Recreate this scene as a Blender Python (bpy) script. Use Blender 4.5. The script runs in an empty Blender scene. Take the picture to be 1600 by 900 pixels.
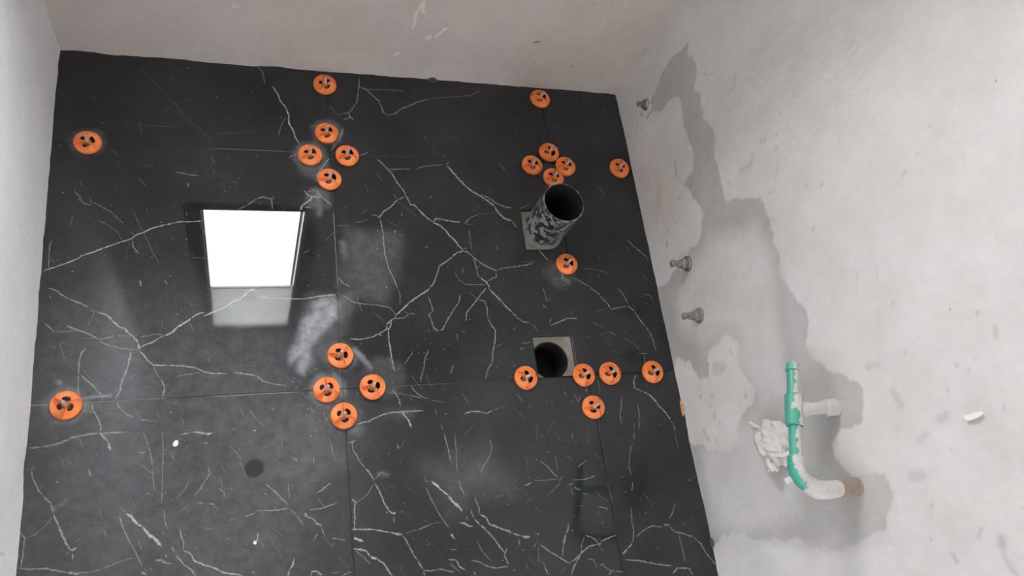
import bpy, bmesh, math, random
import numpy as np
from mathutils import Vector, Matrix

sc = bpy.context.scene
COL = sc.collection
random.seed(7)

# ---------------------------------------------------------------- camera
cam = bpy.data.cameras.new('camera')
cam.sensor_width = 36.0
cam.lens = 27.313
cam.clip_start = 0.02
cam_o = bpy.data.objects.new('camera', cam)
COL.objects.link(cam_o)
M4 = Matrix([[0.9430072, 0.0114704, -0.3325746], [-0.1336497, 0.9283148, -0.3469431], [0.3047543, 0.3716183, 0.8769405]]).to_4x4()
M4.translation = Vector([-0.218073, -0.441293, 1.710067])
cam_o.matrix_world = M4
sc.camera = cam_o

# ---------------------------------------------------------------- light
XL, XR, YT, YB, ZC = -0.606, 0.8431, 0.849, -1.55, 2.55       # the room, metres; floor at z = 0
WX0, WX1, WZ0, WZ1, WZM = -0.338, 0.019, 0.80, 2.100, 1.568   # the window in the back wall
world = bpy.data.worlds.new('daylight')
sc.world = world
world.use_nodes = True
bg = world.node_tree.nodes['Background']
bg.inputs[0].default_value = (0.97, 0.985, 1.0, 1)
bg.inputs[1].default_value = 35.5
pd = bpy.data.lights.new('window_portal', 'AREA')
pd.shape = 'RECTANGLE'; pd.size = WX1 - WX0; pd.size_y = WZ1 - WZ0
pd.cycles.is_portal = True
po = bpy.data.objects.new('window_portal', pd)
po.location = ((WX0 + WX1) / 2, YT + 0.005, (WZ0 + WZ1) / 2)
po.rotation_euler = (-math.pi / 2, 0, 0)
COL.objects.link(po)
DX0, DX1, DZ1 = 0.08, 0.78, 2.0                               # unseen doorway added behind the camera for fill light
dd_ = bpy.data.lights.new('fill_door_portal', 'AREA')
dd_.shape = 'RECTANGLE'; dd_.size = DX1 - DX0; dd_.size_y = DZ1
dd_.cycles.is_portal = True
do_ = bpy.data.objects.new('fill_door_portal', dd_)
do_.location = ((DX0 + DX1) / 2, YB - 0.06, DZ1 / 2)
do_.rotation_euler = (math.pi / 2, 0, 0)
COL.objects.link(do_)
vs = sc.view_settings
vs.view_transform = 'Standard'; vs.look = 'None'; vs.gamma = 1.0; vs.use_curve_mapping = False
vs.exposure = 0.0
sc.cycles.max_bounces = 12
sc.cycles.diffuse_bounces = 8

# ---------------------------------------------------------------- materials
def mat(name):
    m = bpy.data.materials.new(name); m.use_nodes = True
    nt = m.node_tree
    return m, nt, nt.nodes['Principled BSDF']
def N(nt, typ, **kw):
    n = nt.nodes.new(typ)
    for k, v in kw.items():
        if k.startswith('i_'):
            key = k[2:]
            n.inputs[int(key) if key.isdigit() else key].default_value = v
        else:
            setattr(n, k, v)
    return n
def noise(nt, scale, detail=4.0, rough=0.55, coord='Object', vec=None):
    n = N(nt, 'ShaderNodeTexNoise'); n.inputs['Scale'].default_value = scale
    n.inputs['Detail'].default_value = detail; n.inputs['Roughness'].default_value = rough
    if vec is None:
        tc = N(nt, 'ShaderNodeTexCoord'); vec = tc.outputs[coord]
    nt.links.new(vec, n.inputs['Vector'])
    return n.outputs['Fac']
def ramp(nt, fac, a, b, ca=(0, 0, 0, 1), cb=(1, 1, 1, 1)):
    r = N(nt, 'ShaderNodeValToRGB')
    r.color_ramp.elements[0].position = a; r.color_ramp.elements[0].color = ca
    r.color_ramp.elements[1].position = b; r.color_ramp.elements[1].color = cb
    nt.links.new(fac, r.inputs[0]); return r.outputs[0]
def mixc(nt, fac, a, b, mode='MIX'):
    m = N(nt, 'ShaderNodeMix', data_type='RGBA', blend_type=mode)
    for sock, v in ((m.inputs[0], fac), (m.inputs[6], a), (m.inputs[7], b)):
        if hasattr(v, 'is_linked') or hasattr(v, 'links'):
            nt.links.new(v, sock)
        else:
            sock.default_value = v
    return m.outputs[2]
def math_(nt, op, a, b=0.0, clamp=False):
    m = N(nt, 'ShaderNodeMath', operation=op, use_clamp=clamp)
    for s, v in ((m.inputs[0], a), (m.inputs[1], b)):
        if hasattr(v, 'links'): nt.links.new(v, s)
        else: s.default_value = v
    return m.outputs[0]
def bump(nt, bs, h, strength, dist):
    b = N(nt, 'ShaderNodeBump'); b.inputs['Strength'].default_value = strength
    b.inputs['Distance'].default_value = dist
    nt.links.new(h, b.inputs['Height']); nt.links.new(b.outputs[0], bs.inputs['Normal'])

def plaster(name, base, mottle=0.10):
    m, nt, bs = mat(name)
    at = N(nt, 'ShaderNodeAttribute', attribute_name='tone')
    c = mixc(nt, 1.0, (*base, 1), at.outputs['Color'], 'MULTIPLY')
    lo = 1 - mottle
    n1 = ramp(nt, noise(nt, 7, 5, .6), .3, .7, (lo, lo, lo * .99, 1), (1 + mottle * .3,) * 3 + (1,))
    c = mixc(nt, 1.0, c, n1, 'MULTIPLY')
    n2 = ramp(nt, noise(nt, 60, 3, .6), .35, .65, (.965, .965, .965, 1), (1.0, 1.0, 1.0, 1))
    c = mixc(nt, 1.0, c, n2, 'MULTIPLY')
    nt.links.new(c, bs.inputs['Base Color'])
    bs.inputs['Roughness'].default_value = .9
    bs.inputs['Specular IOR Level'].default_value = .2
    h = math_(nt, 'ADD', noise(nt, 22, 5, .6), math_(nt, 'MULTIPLY', noise(nt, 260, 2, .5), .12))
    bump(nt, bs, h, .35, .006)
    return m
M_RIGHT = plaster('grey_cement_plaster', (.67, .65, .635))
M_BACK = plaster('warm_cement_plaster', (.57, .51, .475))
M_LEFT = plaster('pale_plaster', (.88, .89, .91), .05)
M_PLAIN = plaster('plain_plaster', (.76, .75, .74))

def simple(name, col, rough=.5, metal=0.0, spec=.5, mott=None):
    m, nt, bs = mat(name)
    bs.inputs['Base Color'].default_value = (*col, 1)
    bs.inputs['Roughness'].default_value = rough
    bs.inputs['Metallic'].default_value = metal
    bs.inputs['Specular IOR Level'].default_value = spec
    if mott:
        sc_, amt = mott
        r = ramp(nt, noise(nt, sc_, 4, .6), .3, .7, (1 - amt,) * 3 + (1,), (1, 1, 1, 1))
        nt.links.new(mixc(nt, 1.0, (*col, 1), r, 'MULTIPLY'), bs.inputs['Base Color'])
    return m

def tile_mat():
    m, nt, bs = mat('black_marble_tile')
    tc = N(nt, 'ShaderNodeTexCoord').outputs['Object']
    base = ramp(nt, noise(nt, 3.0, 4, .6), .3, .7, (.012, .0125, .0145, 1), (.019, .019, .020, 1))
    # faint thin natural veining under the strong veins
    nv = noise(nt, 9, 6, .65)
    thin = math_(nt, 'ABSOLUTE', math_(nt, 'SUBTRACT', nv, .5))
    thin = ramp(nt, thin, .0, .006, (1, 1, 1, 1), (0, 0, 0, 1))
    mask = ramp(nt, noise(nt, 5, 2, .5), .55, .7)
    c = mixc(nt, math_(nt, 'MULTIPLY', math_(nt, 'MULTIPLY', thin, mask), .10), base, (.35, .35, .35, 1))
    # short chalky scratches
    ds = N(nt, 'ShaderNodeAttribute', attribute_name='dust').outputs['Fac']  # dust amount, with the painted near-left haze mixed in
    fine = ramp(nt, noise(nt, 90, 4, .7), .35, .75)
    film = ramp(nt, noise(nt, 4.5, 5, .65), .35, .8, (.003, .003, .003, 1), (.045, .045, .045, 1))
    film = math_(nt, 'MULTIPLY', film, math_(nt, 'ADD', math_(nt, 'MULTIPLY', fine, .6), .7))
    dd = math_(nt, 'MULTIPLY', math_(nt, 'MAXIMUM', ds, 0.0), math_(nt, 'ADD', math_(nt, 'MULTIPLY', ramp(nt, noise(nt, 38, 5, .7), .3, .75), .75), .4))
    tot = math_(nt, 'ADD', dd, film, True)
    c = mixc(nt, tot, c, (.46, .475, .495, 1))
    # wet or dark disc where dust is below zero
    neg = math_(nt, 'MULTIPLY', math_(nt, 'MINIMUM', ds, 0.0), -1.15, True)
    c = mixc(nt, neg, c, (.022, .023, .025, 1))
    at = N(nt, 'ShaderNodeAttribute', attribute_name='vein').outputs['Fac']
    br = ramp(nt, noise(nt, 130, 3, .6), .28, .55, (.35, .35, .35, 1), (1, 1, 1, 1))
    vv = math_(nt, 'MULTIPLY', at, br, True)
    vv = math_(nt, 'MULTIPLY', vv, 1.3, True)
    c = mixc(nt, vv, c, (.52, .51, .495, 1))
    nt.links.new(c, bs.inputs['Base Color'])
    ro = math_(nt, 'ADD', math_(nt, 'MULTIPLY', tot, .25), .008)
    nt.links.new(ro, bs.inputs['Roughness'])
    bs.inputs['IOR'].default_value = 1.50
    return m
M_TILE = tile_mat()
M_GROUT = simple('floor_mortar', (.10, .075, .06), .95, mott=(40, .4))
M_JOINTDUST = simple('pale_joint_dust', (.34, .30, .26), .95, mott=(120, .5))
M_CEMENT = simple('grey_cement_bedding', (.24, .23, .19), .95, mott=(60, .4))
M_ORANGE = simple('orange_plastic', (.88, .235, .06), .5, mott=(60, .15))
M_STEM = simple('dusty_clear_plastic', (.42, .43, .44), .35)
M_CHROME = simple('dusty_chrome', (.55, .55, .55), .28, 1.0, mott=(150, .4))
M_STUB = simple('dusty_grey_metal', (.38, .365, .35), .42, .45, mott=(120, .5))
M_ALU = simple('window_aluminium', (.55, .56, .58), .4, .6)
M_DARKBOARD = simple('dark_head_board', (.12, .12, .12), .8)
M_WHITE = simple('white_cloth', (.64, .61, .595), .95, mott=(35, .12))
M_CHIP = simple('white_plaster_chip', (.82, .80, .78), .9)
M_GRIT = simple('pale_grit', (.42, .41, .40), .95)
M_BROWN = simple('brown_crumb', (.12, .085, .07), .95, mott=(90, .5))
M_MORTAR = simple('dark_mortar', (.09, .08, .07), .95, mott=(90, .5))
M_TERRA = simple('terracotta_shard', (.62, .30, .18), .85, mott=(90, .3))
M_DUCT = simple('tan_pipe_plastic', (.34, .27, .21), .6, mott=(90, .25))
M_STUBTAN = simple('beige_plastic_stub', (.60, .56, .50), .6)

def coated(name, plastic, coat, bias, scale=45, upw=.55, rough=.4):
    """plastic under a splashed plaster coat that settled mostly on its upper side"""
    m, nt, bs = mat(name)
    geo = N(nt, 'ShaderNodeNewGeometry')
    sx = N(nt, 'ShaderNodeVectorMath', operation='DOT_PRODUCT'); nt.links.new(geo.outputs['Normal'], sx.inputs[0])
    sx.inputs[1].default_value = (.8, 0, .6)
    n = noise(nt, scale, 4, .6)
    v = math_(nt, 'ADD', math_(nt, 'MULTIPLY', sx.outputs['Value'], upw), math_(nt, 'MULTIPLY', n, 2.1))
    v = math_(nt, 'ADD', v, bias - .4)
    f = ramp(nt, v, .47, .56)
    tint = ramp(nt, noise(nt, 150, 3, .6), .3, .7, (.86, .85, .84, 1), (1, 1, 1, 1))
    c = mixc(nt, f, (*plastic, 1), mixc(nt, 1.0, (*coat, 1), tint, 'MULTIPLY'))
    nt.links.new(c, bs.inputs['Base Color'])
    r = math_(nt, 'ADD', math_(nt, 'MULTIPLY', f, .45), rough)
    nt.links.new(r, bs.inputs['Roughness'])
    bump(nt, bs, f, .5, .0008)
    return m
M_GREEN = coated('green_water_pipe_plastic', (.070, .33, .25), (.58, .56, .53), -.28)
M_GREENC = coated('plastered_green_plastic', (.065, .36, .27), (.56, .54, .51), -.12)
M_COATED = coated('plaster_coated_pipe', (.065, .36, .27), (.58, .56, .535), .45)
M_PVC = coated('black_drain_plastic', (.028, .030, .033), (.24, .25, .26), -.15, 60, 0.0, .4)
M_PVCIN = simple('dark_drain_inside', (.008, .007, .007), .7, mott=(40, .5))

def frosted(name, t):
    m, nt, bs = mat(name)
    nt.nodes.remove(bs)
    tr = N(nt, 'ShaderNodeBsdfTranslucent'); tr.inputs[0].default_value = (t, t, t, 1)
    df = N(nt, 'ShaderNodeBsdfDiffuse'); df.inputs[0].default_value = (.5, .5, .5, 1)
    ad = N(nt, 'ShaderNodeAddShader')
    nt.links.new(tr.outputs[0], ad.inputs[0]); nt.links.new(df.outputs[0], ad.inputs[1])
    nt.links.new(ad.outputs[0], nt.nodes['Material Output'].inputs[0])
    return m
M_FROST = frosted('frosted_panel', .55)
M_FILLDOOR = frosted('frosted_fill_door_pane', .25)  # pane of the added doorway, its transmission set for fill light

# ---------------------------------------------------------------- helpers
def tag(o, label=None, cat=None, group=None, kind=None):
    if label: o['label'] = label
    if cat: o['category'] = cat
    if group: o['group'] = group
    if kind: o['kind'] = kind
    return o
def empty(name, loc, rot=(0, 0, 0)):
    o = bpy.data.objects.new(name, None); COL.objects.link(o)
    o.location = loc; o.rotation_euler = rot; o.empty_display_size = .02
    return o
def link(name, me, m, parent=None, smooth=True):
    if not isinstance(m, (list, tuple)): m = [m]
    for x in m: me.materials.append(x)
    if smooth:
        me.polygons.foreach_set('use_smooth', [True] * len(me.polygons))
    o = bpy.data.objects.new(name, me); COL.objects.link(o)
    if parent: o.parent = parent
    return o
def bm_obj(name, bm, m, parent=None, smooth=True, sharp=35):
    bmesh.ops.recalc_face_normals(bm, faces=bm.faces)
    me = bpy.data.meshes.new(name); bm.to_mesh(me); bm.free()
    o = link(name, me, m, parent, smooth)
    if smooth: me.set_sharp_from_angle(angle=math.radians(sharp))
    return o
def grid_mesh(name, P, faces):
    me = bpy.data.meshes.new(name)
    me.vertices.add(len(P)); me.vertices.foreach_set('co', P.astype(np.float32).ravel())
    nf = len(faces)
    me.loops.add(nf * 4); me.loops.foreach_set('vertex_index', faces.astype(np.int32).ravel())
    me.polygons.add(nf)
    me.polygons.foreach_set('loop_start', np.arange(0, nf * 4, 4, dtype=np.int32))
    me.update(calc_edges=True); me.validate()
    return me
def box(bm, x0, x1, y0, y1, z0, z1, bev=0.0):
    vs_ = [bm.verts.new((x, y, z)) for x in (x0, x1) for y in (y0, y1) for z in (z0, z1)]
    fs = []
    for q in ((0, 1, 3, 2), (4, 6, 7, 5), (0, 4, 5, 1), (2, 3, 7, 6), (0, 2, 6, 4), (1, 5, 7, 3)):
        fs.append(bm.faces.new([vs_[i] for i in q]))
    if bev:
        es = list({e for f in fs for e in f.edges})
        bmesh.ops.bevel(bm, geom=es, offset=bev, segments=2, affect='EDGES', profile=.5)
def tube(bm, pts, rads, seg=32, caps=True, jitter=0.0):
    """rings along a polyline, one radius per point"""
    pts = [Vector(p) for p in pts]; rings = []
    T0 = (pts[1] - pts[0]).normalized()
    up = Vector((0, 0, 1)) if abs(T0.z) < .9 else Vector((1, 0, 0))
    U = (up - T0 * up.dot(T0)).normalized()
    for i, p in enumerate(pts):
        if i == 0: T = pts[1] - pts[0]
        elif i == len(pts) - 1: T = pts[-1] - pts[-2]
        else:
            a_ = pts[i] - pts[i - 1]; b_ = pts[i + 1] - pts[i]
            T = (a_.normalized() if a_.length > 1e-7 else Vector()) + (b_.normalized() if b_.length > 1e-7 else Vector())
        if T.length < 1e-7: T = T0
        T.normalize(); T0 = T
        U = (U - T * U.dot(T)).normalized(); V = T.cross(U)
        ring = []
        for k in range(seg):
            t = 2 * math.pi * k / seg
            r = rads[i] + (random.uniform(-jitter, jitter) if jitter else 0)
            ring.append(bm.verts.new(p + (U * math.cos(t) + V * math.sin(t)) * r))
        rings.append(ring)
    for a_, b_ in zip(rings, rings[1:]):
        for k in range(seg):
            bm.faces.new((a_[k], a_[(k + 1) % seg], b_[(k + 1) % seg], b_[k]))
    if caps:
        bm.faces.new(list(reversed(rings[0]))); bm.faces.new(rings[-1])
def lathe(bm, prof, seg=40, origin=(0, 0, 0), axis='z', sides=None, cap=True):
    """profile of (distance along the axis, radius)"""
    rings = []
    n = sides or seg
    for h, r in prof:
        ring = []
        for k in range(n):
            t = 2 * math.pi * k / n
            c, s = r * math.cos(t), r * math.sin(t)
            v = {'z': (c, s, h), '-x': (-h, c, s)}[axis]
            ring.append(bm.verts.new(Vector(origin) + Vector(v)))
        rings.append(ring)
    for a_, b_ in zip(rings, rings[1:]):
        for k in range(n):
            bm.faces.new((a_[k], a_[(k + 1) % n], b_[(k + 1) % n], b_[k]))
    if cap:
        bm.faces.new(rings[0]); bm.faces.new(rings[-1])

# smooth value noise over arrays
def _h(i, j, s):
    n = (i * 374761393 + j * 668265263 + s * 2147483647) & 0xffffffff
    n = ((n ^ (n >> 13)) * 1274126177) & 0xffffffff
    return ((n ^ (n >> 16)) & 0xffff) / 65535.0
def vnoise(x, y, s=0):
    x = np.asarray(x, float); y = np.asarray(y, float)
    i = np.floor(x).astype(np.int64); j = np.floor(y).astype(np.int64)
    fx = x - i; fy = y - j
    fx = fx * fx * (3 - 2 * fx); fy = fy * fy * (3 - 2 * fy)
    a_ = _h(i, j, s); b_ = _h(i + 1, j, s); c_ = _h(i, j + 1, s); d_ = _h(i + 1, j + 1, s)
    return (a_ * (1 - fx) + b_ * fx) * (1 - fy) + (c_ * (1 - fx) + d_ * fx) * fy
def fbm(x, y, s=0, o=4):
    t = 0; a_ = .5; n = 0
    for k in range(o):
        t = t + a_ * (vnoise(x * 2 ** k, y * 2 ** k, s + k) - .5); n += a_; a_ *= .55
    return t / n * 2        # about -1..1

def seg_dist(x, y, p, q):
    dx, dy = q[0] - p[0], q[1] - p[1]
    t = np.clip(((x - p[0]) * dx + (y - p[1]) * dy) / (dx * dx + dy * dy + 1e-12), 0, 1)
    return np.hypot(x - p[0] - t * dx, y - p[1] - t * dy)
def apply_layers(u, v, text, col):
    """stains with shapes of their own: polygons and strokes in metres on the surface"""
    for li, L in enumerate(text.strip().split('\n')):
        k, rgb, par, pts = L.split('|')
        rgb = np.array([float(t) for t in rgb.split()])
        soft, nz, op, w = [float(t) for t in par.split()]
        soft /= 1000; nz /= 1000; w /= 1000
        p = [tuple(float(c) * 1e-4 for c in t.split(',')) for t in pts.split()]
        pad = soft + nz + w / 2 + .002
        pu = [t[0] for t in p]; pv = [t[1] for t in p]
        ix = np.where((u > min(pu) - pad) & (u < max(pu) + pad) & (v > min(pv) - pad) & (v < max(pv) + pad))[0]
        if not len(ix): continue
        x, y = u[ix], v[ix]
        d = np.full(len(ix), 9.0)
        sg = list(zip(p, p[1:])) + ([(p[-1], p[0])] if k == 'p' else [])
        for a_, b_ in sg: d = np.minimum(d, seg_dist(x, y, a_, b_))
        if k == 'p':
            ins = np.zeros(len(ix), bool)
            for a_, b_ in sg:
                if a_[1] == b_[1]: continue
                c_ = ((a_[1] > y) != (b_[1] > y)) & (x < (b_[0] - a_[0]) * (y - a_[1]) / (b_[1] - a_[1]) + a_[0])
                ins ^= c_
            d = np.where(ins, -d, d)
        else:
            d = d - w / 2
        sc_ = 1 / max(nz * 2.5, .004)
        d = d + nz * fbm(x * sc_, y * sc_, li)
        t = np.clip(.5 - d / max(soft, .001), 0, 1)
        t = (t * t * (3 - 2 * t) * op)[:, None]
        col[ix] = col[ix] * (1 - t) + rgb * t
    return col

def steps(*segs):
    """steps((a, b, step), ...) -> joined sorted coordinates"""
    r = []
    for a_, b_, s in segs:
        n = max(1, int(round((b_ - a_) / s)))
        r += list(np.linspace(a_, b_, n + 1))
    return np.array(sorted(set(np.round(r, 6))))

def wall(name, us, vs_, place, normal, layers, m, bumpy, hole=None, lip=0.0):
    U, V = np.meshgrid(us, vs_, indexing='ij')
    u = U.ravel(); v = V.ravel()
    P = place(u, v)
    d = bumpy * fbm(u * 3, v * 3, 3) + .0016 * fbm(u * 14, v * 14, 5)
    d = d + lip * np.exp(-np.clip(v, 0, None) / .012) * (.5 + .9 * fbm(u * 16, v * 0 + 1, 9, 3))
    if hole:
        inh = (u > hole[0] - .001) & (u < hole[1] + .001) & (v > hole[2] - .001) & (v < hole[3] + .001)
        d = np.where(inh, 0, d)
    P = P + np.outer(d, normal)
    nu, nv = len(us), len(vs_)
    I = np.arange(nu * nv).reshape(nu, nv)
    F = np.stack([I[:-1, :-1], I[1:, :-1], I[1:, 1:], I[:-1, 1:]], -1).reshape(-1, 4)
    if hole:
        cu = u[F].mean(1); cv = v[F].mean(1)
        F = F[~((cu > hole[0]) & (cu < hole[1]) & (cv > hole[2]) & (cv < hole[3]))]
    me = grid_mesh(name, P, F)
    col = np.ones((len(u), 3))
    if layers: col = apply_layers(u, v, layers, col)
    at = me.attributes.new('tone', 'FLOAT_COLOR', 'POINT')
    at.data.foreach_set('color', np.hstack([col, np.ones((len(u), 1))]).astype(np.float32).ravel())
    o = link(name, me, m)
    tag(o, kind='structure')
    return o

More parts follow.
